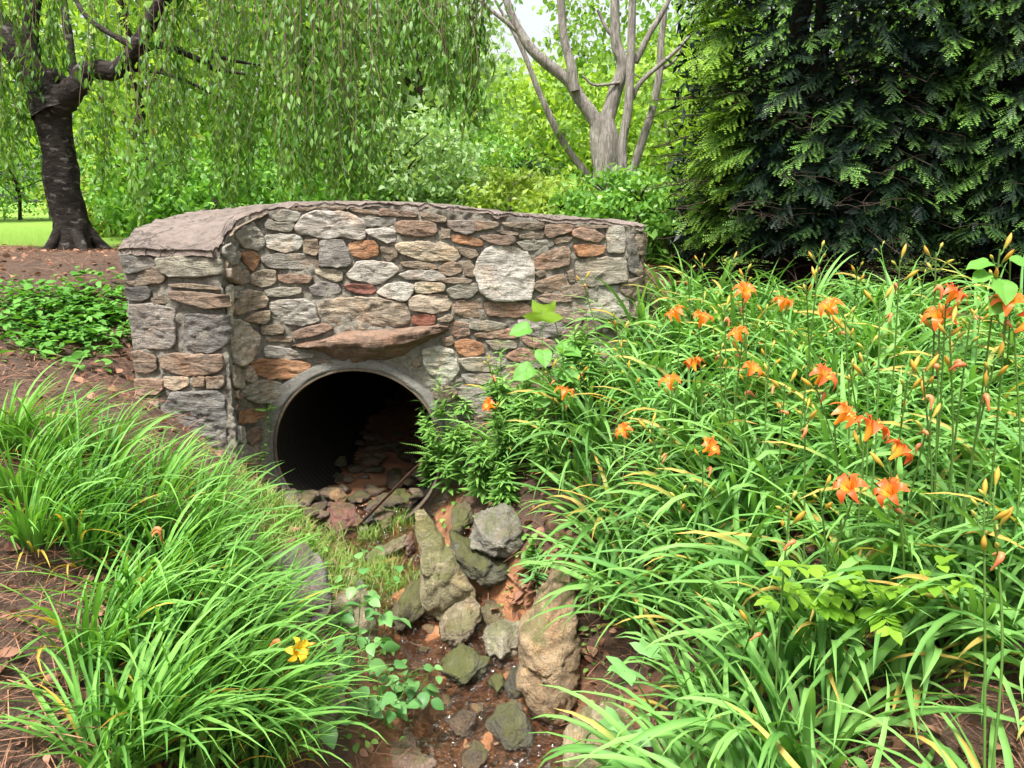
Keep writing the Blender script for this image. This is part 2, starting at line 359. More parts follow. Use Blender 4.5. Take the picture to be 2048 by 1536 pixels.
M['jewel'] = leafmat('jewelweed_leaf', (.09, .25, .07), (.2, .4, .13), .35, .4)
M['broad'] = leafmat('broad_soft_leaf', (.07, .21, .03), (.14, .34, .06), .35, .5, .25)
M['tulip'] = leafmat('tulip_poplar_leaf', (.22, .4, .04), (.32, .52, .06), .45, .4)
M['locust'] = leafmat('locust_leaf', (.16, .33, .03), (.27, .46, .05), .45, .4)
M['grass'] = leafmat('grass_blade', (.10, .24, .03), (.25, .42, .08), .35, .45, .3, (.5, .42, .2))
M['lawn'] = leafmat('lawn_blade', (.16, .32, .03), (.3, .46, .06), .35, .5)
M['dryleaf'] = leafmat('dead_leaf', (.12, .05, .03), (.36, .2, .13), .12, .7, .2)
M['straw'] = leafmat('pine_straw', (.13, .06, .035), (.34, .18, .11), .05, .7, .2)

def petalmat(name, throat, petal, edge):
    m, nt = newmat(name); t = attr(nt, 'tint')
    c = ramp(nt, t, [(0, throat), (.3, throat), (.5, petal), (.85, petal), (1, edge)])
    c = mixc(nt, math_(nt, 'MULTIPLY', nz(nt, 60, 3, .6, 0, coords(nt)), .25), c, (1, .35, .08))
    p = N(nt, 'ShaderNodeBsdfPrincipled', Roughness=.45); L(nt, c, p.inputs['Base Color'])
    tr = N(nt, 'ShaderNodeBsdfTranslucent'); L(nt, c, tr.inputs[0]); mx = N(nt, 'ShaderNodeMixShader'); mx.inputs[0].default_value = .35
    L(nt, p.outputs[0], mx.inputs[1]); L(nt, tr.outputs[0], mx.inputs[2]); out(nt, mx.outputs[0]); return m
M['orange'] = petalmat('orange_petal', (.9, .42, .03), (.86, .14, .015), (.82, .16, .04))
M['redorange'] = petalmat('red_orange_petal', (.85, .38, .03), (.78, .09, .02), (.75, .12, .05))
M['yellow'] = petalmat('yellow_petal', (.9, .6, .02), (.9, .6, .03), (.85, .5, .02))
M['bud'] = petalmat('bud_skin', (.3, .36, .05), (.6, .42, .06), (.75, .3, .05))
M['greenbud'] = petalmat('green_bud_skin', (.2, .32, .05), (.36, .42, .07), (.5, .4, .06))
M['wilt'] = petalmat('wilted_petal', (.55, .3, .12), (.65, .22, .1), (.45, .15, .07))

# ground: mulch, mud by the stream, lawn (painted by position attributes of the sheet itself)
def groundmat():
    m, nt = newmat('forest_floor'); v = coords(nt)
    a = nz(nt, 3, 6, .7, .2, v); f = nz(nt, 45, 6, .75, .6, v); s2 = nz(nt, 160, 3, .6, 0, coords(nt, (1, 3, 1)))
    c = mixc(nt, step(nt, f, .3, .7), (.045, .026, .018), (.19, .105, .068)); c = mixc(nt, step(nt, a, .45, .7), c, mixc(nt, f, (.03, .022, .015), (.12, .075, .05)))
    c = mixc(nt, math_(nt, 'MULTIPLY', step(nt, s2, .5, .65), .5), c, (.26, .155, .10))
    wet = attr(nt, 'dry')
    mud = mixc(nt, step(nt, nz(nt, 9, 6, .7, .4, v), .35, .65), (.36, .15, .065), (.64, .31, .155)); mud = mixc(nt, math_(nt, 'MULTIPLY', step(nt, f, .52, .7), .45), mud, (.08, .04, .022))
    c = mixc(nt, wet, c, mud)
    g = attr(nt, 'tint'); c = mixc(nt, g, c, mixc(nt, f, (.12, .25, .025), (.26, .42, .05)))
    p = N(nt, 'ShaderNodeBsdfPrincipled'); L(nt, c, p.inputs['Base Color']); L(nt, math_(nt, 'SUBTRACT', .9, math_(nt, 'MULTIPLY', wet, .5)), p.inputs['Roughness'])
    L(nt, bump(nt, math_(nt, 'ADD', f, math_(nt, 'MULTIPLY', s2, .6)), .9, .03), p.inputs['Normal']); out(nt, p.outputs[0]); return m
M['ground'] = groundmat()
def watermat():
    m, nt = newmat('shallow_water'); v = coords(nt, (1, .8, 1))
    h = math_(nt, 'ADD', nz(nt, 16, 4, .55, 1.2, v), math_(nt, 'MULTIPLY', nz(nt, 45, 3, .5, .6, v), .4))
    gl = N(nt, 'ShaderNodeBsdfGlossy', Roughness=.03); L(nt, bump(nt, h, 1.0, .09), gl.inputs['Normal'])
    tr = N(nt, 'ShaderNodeBsdfTransparent'); tr.inputs[0].default_value = (.97, .92, .85, 1)
    fr = N(nt, 'ShaderNodeFresnel', IOR=1.36); L(nt, bump(nt, h, 1.0, .11), fr.inputs['Normal'])
    mx = N(nt, 'ShaderNodeMixShader'); glint = math_(nt, 'MULTIPLY', step(nt, nz(nt, 26, 5, .65, 1.6, coords(nt, (1, .55, 1))),  .545, .63), .5); L(nt, math_(nt, 'ADD', math_(nt, 'MULTIPLY', fr.outputs[0], 1.8), glint, True), mx.inputs[0]); L(nt, tr.outputs[0], mx.inputs[1]); L(nt, gl.outputs[0], mx.inputs[2])  # noise patches of extra mirror reflection put in as glints
    out(nt, mx.outputs[0]); return m
M['water'] = watermat()
def metalmat():
    m, nt = newmat('weathered_galvanised_steel'); v = coords(nt); a = nz(nt, 6, 6, .7, .3, v)
    c = mixc(nt, step(nt, a, .4, .65), (.17, .165, .15), (.2, .11, .06)); c = mixc(nt, step(nt, nz(nt, 30, 5, .7, 0, v), .5, .7), c, (.08, .06, .045))
    p = N(nt, 'ShaderNodeBsdfPrincipled', Roughness=.6, Metallic=.4); L(nt, c, p.inputs['Base Color']); out(nt, p.outputs[0]); return m
M['metal'] = metalmat()
M['shadedmetal'] = plain('shade_black_steel', (.018, .016, .014), .95, .03)  # steel coloured near-black to stand in for the shade inside the pipe
M['rim'] = mortarmat('rusty_rim', (.25, .21, .16), (.2, .14, .09), (.1, .08, .055))
M['rust'] = stonemat('weathered_red_board', (.12, .045, .03), 0, .5, .05)
# ------------------------------------------------------------------ ground sheet, stream
def axis(lo, a, b, hi, st):
    mid = np.arange(a, b+st/2, st); up = []; x = b; d = st
    while x < hi: d *= 1.22; x += d; up.append(x)
    dn = []; x = a; d = st
    while x > lo: d *= 1.22; x -= d; dn.append(x)
    return np.array(dn[::-1]+list(mid)+up)
def build_ground():
    X = axis(-220, -3.4, 3.6, 220, .035); Y = axis(-60, 1.2, 7.2, 320, .035)
    gx, gy = np.meshgrid(X, Y, indexing='ij'); z = ground(gx, gy)
    cx = np.interp(gy, CY, CXX); hw = np.interp(gy, HY, HW); e = np.abs(gx-cx)-hw
    near = np.exp(-np.maximum(e, 0)/.25)*sstep(0, 1.5, gy)*(1-sstep(6, 7, gy))
    z = z + near*(.018*fbm(xyz(gx, gy), 9, 3, 21)) + (1-near)*.014*fbm(xyz(gx, gy), 7, 3, 22)*(np.abs(gx) < 8)*(gy < 12)
    wet = (1-sstep(.0, .3, e+.12*noise(xyz(gx, gy), 5, 4)))*(gy < 5.3)
    lawn = np.maximum(sstep(7.9, 8.3, gy+.35*noise(xyz(gx, gy), 1.1, 8)), sstep(9.5, 11, gy))
    V = np.stack([gx, gy, z], -1).reshape(-1, 3); F = gridfaces(len(X), len(Y))
    c = V[F].mean(1); dz = np.ptp(V[F][..., 2], axis=1)
    F = F[~((np.abs(c[:, 0]+1.067) < .66) & (c[:, 1] > 5.18) & (c[:, 1] < 5.36))]
    mb = MB(); mb.add(V, F, 0, lawn.ravel(), wet.ravel()); o = obj('ground', mb, M['ground']); tag(o, 'brown mulched banks with a muddy channel and lawn beyond', None, None, 'structure')
    # sediment inside the pipe
    mb = MB(); gx, gy = np.meshgrid(np.linspace(-1.62, -.5, 40), np.linspace(5.15, 19.9, 200), indexing='ij')
    z = .195+.03*fbm(xyz(gx, gy), 5, 3, 3)+.25*((gx+1.067)/.55)**2*.25+.002*(gy-5)
    mb.add(np.stack([gx, gy, z], -1), gridfaces(40, 200), 0, 0, .8)
    tag(obj('pipe_sediment', mb, M['ground']), 'dark silt lying in the bottom of the culvert', None, None, 'structure')
    # stream water, in short pools
    mb = MB(); gy = np.linspace(.3, 5.6, 220)[None, :]*np.ones((26, 1)); q = np.linspace(-1, 1, 26)[:, None]
    cx = np.interp(gy, CY, CXX); hw = np.interp(gy, HY, HW); gx = cx+q*(hw+.1)
    zz = np.interp(gy, BY, BZ)+.022+.004*fbm(xyz(gx, gy), 12, 2, 2)
    mb.add(np.stack([gx, gy, zz], -1), gridfaces(26, 220)); tag(obj('stream_water', mb, M['water']), 'shallow clear water running over red mud', None, None, 'structure')
build_ground()

# ------------------------------------------------------------------ stone headwall
FP = np.array([(-2.37, 4.62), (-1.75, 4.55), (-1.757, 4.68), (-1.75, 4.8), (-1.725, 4.91), (-1.66, 4.98), (-1.55, 5.0), (.765, 5.0), (.85, 5.06), (.89, 5.18), (.905, 5.5)])
SEG = np.linalg.norm(np.diff(FP, axis=0), axis=1); SS = np.concatenate([[0], np.cumsum(SEG)]); S1 = SS[1]
TN = nrm(np.diff(FP, axis=0)); NN = np.stack([TN[:, 1], -TN[:, 0]], -1)
def plan(s):
    s = np.clip(np.asarray(s, float), 0, SS[-1]); p = np.stack([np.interp(s, SS, FP[:, 0]), np.interp(s, SS, FP[:, 1])], -1)
    k = np.clip(np.searchsorted(SS, s, 'right')-1, 0, len(SEG)-1)
    mid = (SS[:-1]+SS[1:])/2; n = np.stack([np.interp(s, mid[1:], NN[1:, 0]), np.interp(s, mid[1:], NN[1:, 1])], -1)
    n = np.where((s <= S1)[..., None], NN[0], n); return p, nrm(n)
def surf(s, z, off):
    p, n = plan(s); q = p+n*np.asarray(off)[..., None]; return np.concatenate([q, np.asarray(z, float)[..., None]], -1)
def wallhit(px, py):
    d = ray(px, py); best = None
    for k in range(len(SEG)):
        a, b = FP[k], FP[k+1]; e = b-a; det = d[0]*(-e[1])+e[0]*d[1]
        if abs(det) < 1e-9: continue
        t = (a[0]*(-e[1])+e[0]*a[1])/det; u = (d[0]*a[1]-d[1]*a[0])/det
        if -1e-6 <= u <= 1+1e-6 and t > 0 and (best is None or t < best[0]): best = (t, SS[k]+u*SEG[k])
    if best is None:
        s = 0.0 if px < 700 else SS[-3]; p, _ = plan(s); t = p[1]/d[1]; return s, 2.3+t*d[2]
    return best[1], 2.3+best[0]*d[2]
CF = np.array([(-1.755, 4.53), (-1.762, 4.68), (-1.755, 4.80), (-1.73, 4.905), (-1.66, 4.975), (-1.5, 4.985), (-1.2, 4.99), (-.6, 4.99), (0, 4.99), (.77, 4.99), (.9, 5.12)])
CB = np.array([(-2.385, 4.60), (-2.43, 4.85), (-2.42, 5.1), (-2.3, 5.35), (-2.08, 5.5), (-1.8, 5.56), (-1.3, 5.56), (-.6, 5.56), (0, 5.56), (.77, 5.56), (.92, 5.5)])
CZ = np.array([2.075, 2.15, 2.215, 2.27, 2.305, 2.335, 2.36, 2.345, 2.285, 2.225, 2.2])
def ztop(s):
    p, _ = plan(s); zx = np.interp(p[..., 0], CF[4:, 0], CZ[4:]); zy = np.interp(p[..., 1], CF[:5, 1], CZ[:5])
    return np.where(np.asarray(s) < S1, CZ[0], np.where(p[..., 0] < -1.66, zy, zx))
PC = np.array([-1.067, .675]); PR = .585
def build_wall():
    root = empty('stone_headwall', (-.5, 5.0, 0.1))
    tag(root, 'curved fieldstone headwall with mortar joints around the culvert mouth', 'wall')
    # mortar body: front face sheet with the pipe opening, plus the back
    ns, nzv = 340, 210; s = np.unique(np.concatenate([np.linspace(0, SS[-1], ns), [S1-.002, S1+.002]])); q = np.linspace(0, 1, nzv)
    gs, gq = np.meshgrid(s, q, indexing='ij'); gz = -.35+(ztop(gs)-.022+.35)*gq
    P = surf(gs, gz, 0*gs); off = .014*fbm(P, 9, 3, 2)+.011*fbm(P, 36, 2, 6)
    P = surf(gs, gz, off-.004); V = P.reshape(-1, 3); F = gridfaces(len(s), nzv); c = V[F].mean(1)
    F = F[~((c[:, 1] > 4.85) & (np.hypot(c[:, 0]-PC[0], c[:, 2]-PC[1]) < PR+.015))]
    mb = MB(); mb.add(V, F)
    m = len(CB); B = np.stack([np.column_stack([CB, np.full(m, 1.42)]), np.column_stack([CB, CZ-.06])], 1); B[:, :, 1] -= .02; B[0, :, 0] += .02; B[0, :, 1] += .07
    C = np.array([spline(B[:, k], 60) for k in (0, 1)]).transpose(1, 0, 2)
    Q = np.linspace(0, 1, 12)[None, :, None]; G = C[:, :1]*(1-Q)+C[:, 1:]*Q; G[..., 1] += .01*fbm(G, 8, 3, 4)
    mb.add(G, gridfaces(60, 12)); obj('mortar_body', mb, M['mortar'], root)
    # coping
    n, w = 300, 44; f = np.column_stack([CF, CZ]); b = np.column_stack([CB, CZ+.008]); fs = spline(f, n); bs = spline(b, n)
    q = np.linspace(0, 1, w); G = fs[:, None]*(1-q)[None, :, None]+bs[:, None]*q[None, :, None]
    ed = np.exp(-np.minimum(q, 1-q)/.04)[None, :]; G[..., 2] += .007*fbm(G, 7, 3, 1)+.004*fbm(G, 34, 3, 8)-ed*(.010+.016*fbm(G, 18, 3, 3))
    perp = nrm(fs-bs)[:, None, :]; fe = (np.exp(-q/.05))[None, :, None]
    G = G+perp*fe*(.022*fbm(G, 11, 4, 12)-.010)[..., None]
    endn = np.exp(-np.arange(n)/4)[:, None]; G[..., 1] += endn*(.022*fbm(G, 14, 4, 14)-.004)
    low = G.copy(); th = np.interp(np.arange(n)/n, [0, .35, .55, 1], [.04, .04, .025, .02])[:, None]; low[..., 2] -= th+.010*fbm(G, 20, 3, 5)
    mb = MB(); T = n*w; Fg = gridfaces(n, w); mb.add(np.concatenate([G.reshape(-1, 3), low.reshape(-1, 3)]), np.concatenate([Fg, Fg[:, ::-1]+T]))
    idx = np.concatenate([np.arange(n)*w, (n-1)*w+np.arange(1, w), (np.arange(n-2, -1, -1))*w+w-1, np.arange(w-2, 0, -1)])
    E = np.stack([idx, np.roll(idx, -1), np.roll(idx, -1)+T, idx+T], -1)
    mb.f4.append(E); mb.m4.append(np.zeros(len(E), np.int32)); o = obj('coping', mb, M['coping'], root); o['label'] = 'weathered pinkish concrete coping on the wall top'
    # mortar collar round the pipe
    a = np.linspace(0, 2*np.pi, 160, endpoint=False); ow = .042+.07*np.maximum(0, -np.cos(a))+.03*np.maximum(0, np.sin(a))+.015*noise(xyz(a*2, 0), 1, 4)
    prof = [(PR+.004, .04), (PR+.004, -.035), (PR+.02, -.045), (None, -.03), (None, .03)]; G = []
    for k, (r, y) in enumerate(prof):
        r = r if r else PR+ow*(.8 if k == 3 else 1.1); G.append(np.stack([PC[0]+r*np.cos(a), 5.0+y+.006*noise(xyz(np.cos(a)*9, np.sin(a)*9, k), 1, k), PC[1]+r*np.sin(a)], -1))
    # thicken the ring by interpolated profile rows
    G = np.array(G); Gi = np.concatenate([G[i][None]*(1-t)+G[i+1][None]*t for i in range(4) for t in np.linspace(0, 1, 7)[:-1]]+[G[-1][None]])
    Gi = Gi+(.006*fbm(Gi, 14, 3, 7))[..., None]*np.array([0, 1, 0]); mb = MB(); mb.add(Gi, gridfaces(len(Gi), 160, True)); obj('mortar_collar', mb, M['collar'], root)
    return root
WALL = build_wall()

PAL = dict(lg=(.40, .385, .35), g=(.31, .295, .265), dg=(.175, .17, .16), dk=(.10, .095, .09), b=(.235, .175, .135), t=(.38, .325, .255), r=(.36, .20, .11), rr=(.29, .13, .10),
           p=(.25, .225, .215), w=(.52, .47, .40), br=(.29, .20, .15), gt=(.29, .275, .225))
def poly_resample(P, n):
    P = np.asarray(P, float)
    for _ in range(1):
        Qn = np.roll(P, -1, 0); P = np.stack([P*.93+Qn*.07, P*.07+Qn*.93], 1).reshape(-1, 2)
    C = np.vstack([P, P[:1]]); d = np.concatenate([[0], np.cumsum(np.linalg.norm(np.diff(C, axis=0), axis=1))])
    t = np.linspace(0, d[-1], n, endpoint=False); return np.stack([np.interp(t, d, C[:, 0]), np.interp(t, d, C[:, 1])], -1)
EDGE = [(1.0, -.03), (1.0, -.004), (1.0, .45), (.985, .82), (.95, .97)]
def face_stone(mb, SZ, h, seed, tilt=.35, col=None):
    per = np.ptp(SZ, axis=0).sum()*2; n = int(np.clip(per/.016, 28, 110)); Q = poly_resample(SZ, n); c = Q.mean(0); e = Q-c; Q = Q+nrm(e)*np.minimum(.010, .14*np.linalg.norm(e, axis=1))[:, None]
    Q3 = xyz(Q[:, 0], Q[:, 1], seed*3.1); Q = Q+nrm(Q-c)*(.007*fbm(Q3, 22, 3, seed))[:, None]
    r = np.random.default_rng(seed); gx, gz = r.normal(0, tilt*.35, 2); size = max(np.ptp(Q, axis=0).min(), .04)
    nr = int(np.clip(size/.026, 5, 16)); RINGS = EDGE+[(t, 1.0) for t in np.linspace(.9, .05, nr)]
    S, Z, O = [], [], []
    for t, o in RINGS:
        q = c+(Q-c)*t; d = q-c; edge = 1-t
        off = h*o+(0 if o < .2 else 1)*np.clip((d[:, 0]*gx+d[:, 1]*gz)*.5, -h*.6, h*1.2)*min(1, o)
        S.append(q[:, 0]); Z.append(q[:, 1]); O.append(off)
    S, Z, O = np.array(S), np.array(Z), np.array(O); P3 = xyz(S, Z*1.6, seed*1.7)
    w = np.array([0, .15, .5, .9, 1]+[1]*nr)[:, None]
    ridg = 1-np.abs(noise(P3*np.array([1, 2.2, 1]), 9, seed)); stepn = np.floor(noise(P3+.08*fbm(P3, 12, 2, seed+4)[..., None], 7, seed+9)*3)/3
    O = O+w*(.006*fbm(P3, 22, 4, seed+1)+.003*(ridg-.6)+.008*stepn)*min(1.3, .5+size*4)
    V = surf(S, Z, O); mb.add(V, gridfaces(len(RINGS), n, True)); k = len(RINGS)-1
    ctr = V[-1].mean(0); mb.add(np.vstack([V[-1], ctr[None]]), np.array([[j, (j+1) % n, n] for j in range(n)]))
def c4(P): return [(200+x/2.953, 380+y/2.953) for x, y in P]
def c5(P): return [(700+x/2.954, 380+y/2.954) for x, y in P]
# stones of the face as seen (colour, outline); first the wing and left half, then the right half, then the end of the wing
SL = [('dg',[755,190,985,112,995,140,960,160,800,215,770,220]),('g',[975,200,1000,175,1060,195,1150,195,1140,240,1060,245,985,228]),('g',[1020,155,1090,115,1180,135,1185,170,1150,188,1060,186,1025,168]),
('lg',[1155,220,1200,150,1290,125,1420,130,1500,150,1560,185,1562,275,1540,295,1420,275,1330,278,1180,260]),('b',[1125,92,1200,74,1270,82,1272,108,1230,122,1130,110]),('b',[1285,88,1400,92,1450,102,1440,120,1300,112]),
('br',[1480,108,1600,112,1648,128,1640,145,1500,128]),('lg',[790,265,860,205,900,205,960,275,970,320,920,355,840,330]),('lg',[985,270,1090,262,1180,272,1198,310,1170,355,1080,360,990,340]),('lg',[1208,300,1285,295,1290,350,1280,385,1203,370]),
('p',[1300,300,1430,295,1465,370,1490,430,1470,450,1300,445]),('r',[1470,320,1530,300,1620,305,1640,330,1640,380,1560,400,1500,380]),('g',[1555,170,1740,160,1745,195,1700,210,1560,217]),('lg',[1570,235,1690,225,1745,240,1745,300,1700,312,1600,270]),
('p',[955,395,1050,375,1200,380,1290,420,1285,460,1200,467,1000,457,960,425]),('r',[830,375,880,360,945,395,900,480,850,430]),('g',[705,330,760,320,820,370,810,430,760,440,718,385]),('t',[725,470,800,450,870,480,880,545,800,555,735,520]),
('t',[895,495,950,475,1030,475,1030,555,950,570,890,550]),('br',[1050,500,1180,495,1255,510,1240,545,1110,550,1060,535]),('t',[1280,470,1380,465,1430,480,1430,530,1390,540,1290,495]),('lg',[1460,500,1530,425,1720,430,1770,470,1720,510,1650,555,1480,525]),
('rr',[1440,565,1500,554,1600,560,1630,590,1600,612,1500,605]),('gt',[970,592,1060,577,1180,577,1190,605,1120,622,990,628]),('p',[1240,575,1310,542,1390,557,1425,595,1340,625,1260,617]),('t',[778,680,850,592,960,605,995,650,980,690,800,738]),
('lg',[1005,670,1060,655,1210,645,1270,680,1275,740,1295,775,1200,795,1090,785,1020,715]),('t',[1285,705,1330,645,1500,637,1660,640,1807,670,1829,760,1807,795,1627,815,1497,825,1407,815,1307,750]),('t',[840,768,910,727,1000,712,1005,765,970,785,865,780]),
('br',[945,802,1050,792,1090,815,1085,845,960,850]),('b',[1135,842,1250,797,1340,790,1380,815,1290,850,1150,880]),('br',[975,872,1050,857,1130,870,1130,892,990,894]),('w',[768,760,860,785,940,870,890,990,840,1040,792,1020,765,900]),
('lg',[962,942,1010,917,1150,947,1250,967,1250,990,1100,994,980,987]),('r',[885,1020,950,1000,1150,1007,1245,1025,1240,1060,1190,1100,1000,1115,900,1080]),('br',[1275,1012,1330,1000,1410,1020,1400,1048,1330,1040]),('t',[842,1060,880,1042,915,1110,880,1133,852,1120]),
('gt',[832,1190,900,1132,1030,1127,1100,1165,1080,1215,1010,1255,900,1250,850,1230]),('t',[720,1090,760,1050,830,1055,850,1115,830,1170,735,1170]),('t',[765,1200,800,1182,830,1215,800,1240,768,1235]),('r',[822,1312,880,1292,965,1290,970,1340,900,1368,822,1380]),
('t',[765,1282,812,1262,818,1290,775,1310]),('br',[852,1450,900,1402,945,1402,935,1465,880,1500]),('lg',[770,1412,838,1402,848,1490,775,1500]),('w',[722,590,762,562,768,790,740,800,727,700]),('br',[735,962,770,947,775,1020,740,1030]),
('g',[768,572,822,567,832,600,792,640,770,635]),('r',[742,872,762,862,760,930,742,930]),('w',[742,1230,760,1190,764,1310,752,1400]),('t',[735,410,760,455,740,520,725,450]),('g',[780,1520,850,1505,870,1600,790,1620]),('t',[860,1530,930,1500,960,1560,900,1640,870,1600]),
('r',[770,1640,860,1640,880,1700,780,1720]),('t',[880,1660,950,1600,985,1700,900,1760]),('g',[780,1740,880,1740,890,1830,790,1840])]
SR = [('b',[170,140,200,110,330,122,400,137,395,160,280,155,180,150]),('br',[415,135,480,130,565,162,560,188,480,185,425,160]),('br',[270,200,300,182,430,185,500,200,520,240,490,270,340,268,275,245]),('p',[570,182,720,182,725,245,690,265,610,235,572,205]),
('dk',[735,178,860,192,870,210,800,230,740,240]),('b',[905,192,1010,192,1135,197,1135,225,1080,235,920,215]),('dk',[865,240,980,250,990,266,900,260]),('g',[540,225,590,235,595,285,545,285]),('r',[605,270,680,265,790,305,780,330,700,325,615,305]),
('b',[770,270,860,264,960,275,975,305,930,320,860,318,790,290]),('r',[1000,267,1080,252,1140,257,1130,285,1000,290]),('b',[1155,212,1240,200,1310,212,1300,240,1250,260,1170,280,1150,250]),('br',[1310,240,1360,224,1430,237,1490,270,1460,305,1380,295,1320,275]),
('g',[1522,210,1580,198,1615,220,1618,280,1610,365,1522,365,1517,290]),('t',[275,325,320,308,560,310,620,345,650,390,620,415,450,415,330,385,285,360]),('g',[985,310,1060,297,1170,297,1195,325,1150,345,1040,355]),('g',[1180,302,1250,280,1310,280,1290,305,1215,320]),
('g',[185,340,270,340,280,395,230,420,195,390]),('g',[645,340,740,350,760,385,720,405,660,380]),('lg',[745,440,790,360,870,325,960,335,1040,370,1085,440,1080,560,1060,640,950,655,830,645,770,590,740,510]),('b',[1090,410,1160,375,1260,335,1285,350,1290,440,1200,460,1095,470]),
('r',[1330,330,1400,320,1505,335,1490,370,1420,390,1350,390,1335,365]),('gt',[1335,425,1420,405,1605,402,1610,540,1500,552,1420,565,1335,540]),('lg',[305,427,400,420,500,445,515,465,400,465,320,447]),('p',[525,460,600,422,655,437,650,480,590,500,530,485]),
('p',[667,430,710,420,735,455,730,510,680,500]),('lg',[290,500,360,474,480,472,560,505,550,530,450,532,340,525]),('t',[555,525,640,512,720,530,710,548,620,552,560,545]),('lg',[165,605,215,560,290,547,370,562,375,600,330,650,230,635]),('t',[390,550,480,544,560,557,560,595,470,610,390,605]),
('gt',[575,590,650,552,745,552,755,590,700,635,610,635]),('t',[350,640,420,622,560,622,590,680,580,710,480,720,360,705]),('r',[1090,490,1140,477,1150,495,1110,520]),('b',[1090,555,1130,530,1250,495,1275,560,1240,600,1130,605,1085,580]),('lg',[1278,480,1310,472,1320,540,1292,545]),
('br',[610,690,640,657,730,657,775,700,790,745,700,750,630,730]),('br',[790,667,900,662,1020,667,1080,700,1080,745,900,745,815,735]),('b',[1090,632,1180,612,1290,622,1300,655,1150,665]),('lg',[1400,600,1480,577,1590,572,1635,600,1635,740,1500,758,1380,740,1372,650]),
('rr',[370,742,440,730,505,745,500,790,430,798,375,790]),('t',[520,760,585,732,608,750,590,775,530,775]),('br',[592,790,640,777,700,790,700,850,640,870,605,850]),('gt',[712,780,800,772,920,790,910,818,800,828,717,818]),('br',[740,850,850,817,985,822,985,870,850,875,750,868]),
('g',[995,770,1090,757,1280,777,1260,850,1130,870,1012,840]),('r',[622,900,680,882,780,910,790,960,700,985,640,960]),('gt',[800,890,880,882,975,892,970,930,850,940]),('lg',[430,945,500,925,610,945,640,1060,600,1120,550,1150,500,1100,440,1040]),('g',[340,985,400,987,420,1030,385,1040]),
('p',[540,882,600,867,620,900,570,920]),('gt',[642,1000,750,987,890,992,915,1040,800,1070,690,1060]),('br',[923,985,1000,932,1110,952,1120,1000,980,1010]),('g',[660,1090,780,1077,870,1100,850,1130,700,1150]),('b',[1250,842,1320,792,1370,830,1360,898,1260,888]),
('g',[1410,882,1500,862,1620,867,1630,950,1500,990,1420,960]),('g',[925,1042,1000,1032,1000,1080,935,1100]),('br',[1015,860,1120,875,1190,892,1180,948,1120,945,1020,900]),('g',[620,1170,760,1160,900,1150,890,1230,700,1250,640,1220]),('br',[920,1120,1100,1030,1180,1080,1150,1160,960,1180]),
('r',[1330,212,1400,205,1510,207,1510,222,1430,228,1340,222]),('g',[650,1265,800,1255,820,1330,680,1350]),('dg',[1640,300,1662,262,1685,330,1690,440,1672,500,1645,470]),('gt',[1200,970,1380,960,1390,1060,1210,1070]),('g',[1010,1010,1100,1010,1180,1000,1190,1030,1020,1060])]
SC = [('dg',[125,385,200,380,310,402,322,440,250,480,160,490,130,470]),('gt',[345,402,500,397,690,412,715,440,700,495,600,505,430,510,360,480]),('gt',[150,540,310,532,315,552,200,562]),('dk',[140,577,270,572,300,600,290,640,240,660,150,640]),('dk',[410,557,500,550,690,570,695,588,430,570]),
('b',[415,592,560,602,715,622,718,690,640,695,430,640]),('t',[310,640,360,617,400,630,395,665,330,675]),('g',[140,720,190,680,280,672,440,700,445,900,410,935,270,935,150,920,135,800]),('dg',[505,740,720,740,728,800,725,910,650,960,520,940,500,880]),('b',[155,960,240,957,330,985,335,1050,280,1080,165,1070]),
('b',[355,985,450,962,600,975,715,970,730,1040,700,1075,500,1095,370,1050]),('br',[150,1117,370,1117,370,1170,340,1200,160,1195]),('t',[380,1102,520,1107,530,1150,450,1185,380,1150]),('dk',[555,1102,622,1102,622,1155,560,1155]),('dk',[632,1102,725,1097,730,1160,642,1170]),
('dg',[440,1197,700,1187,735,1230,742,1440,745,1500,700,1515,420,1500,380,1400,370,1290]),('gt',[160,1215,350,1220,340,1330,170,1330]),('g',[170,1350,360,1350,370,1480,180,1490]),('b',[420,1535,600,1530,740,1535,740,1620,440,1640])]
STONES = []
for side, lst, cv in (('m', SL, c4), ('m', SR, c5), ('c', SC, c4)):
    for c, fl in lst:
        pts = cv(list(zip(fl[::2], fl[1::2]))); SZ = np.array([wallhit(*p) for p in pts])
        if side == 'c':
            SZ[:, 0] = np.clip(SZ[:, 0], 0.004, S1-.004); rq = .012+.03*((len(STONES)*.618) % 1); SZ[:, 0] = np.where(SZ[:, 0] > S1-.035, SZ[:, 0]+rq, SZ[:, 0])
        else: SZ[:, 0] = np.clip(SZ[:, 0], S1+.05, SS[-1]-.01)
        SZ[:, 1] = np.minimum(SZ[:, 1], ztop(SZ[:, 0])-.03)
        A = .5*abs(np.dot(SZ[:, 0], np.roll(SZ[:, 1], 1))-np.dot(SZ[:, 1], np.roll(SZ[:, 0], 1)))
        if np.ptp(SZ[:, 0]) > .015 and np.ptp(SZ[:, 1]) > .012: STONES.append((A, c, SZ))
STONES.sort(key=lambda q: -q[0])
rest = MB(); NST = 99
for i, (A, c, SZ) in enumerate(STONES):
    r = np.random.default_rng(500+i); h = r.uniform(.014, .032)
    if i < NST:
        mb = MB(); face_stone(mb, SZ, h, 100+i); o = obj('facing_stone', mb, M['stone'], WALL)
        k = r.uniform(.85, 1.15); o.color = tuple(np.array(PAL[c])*1.12*k*(1+r.normal(0, .015, 3)))+(1,)
    else: face_stone(rest, SZ, h, 100+i)
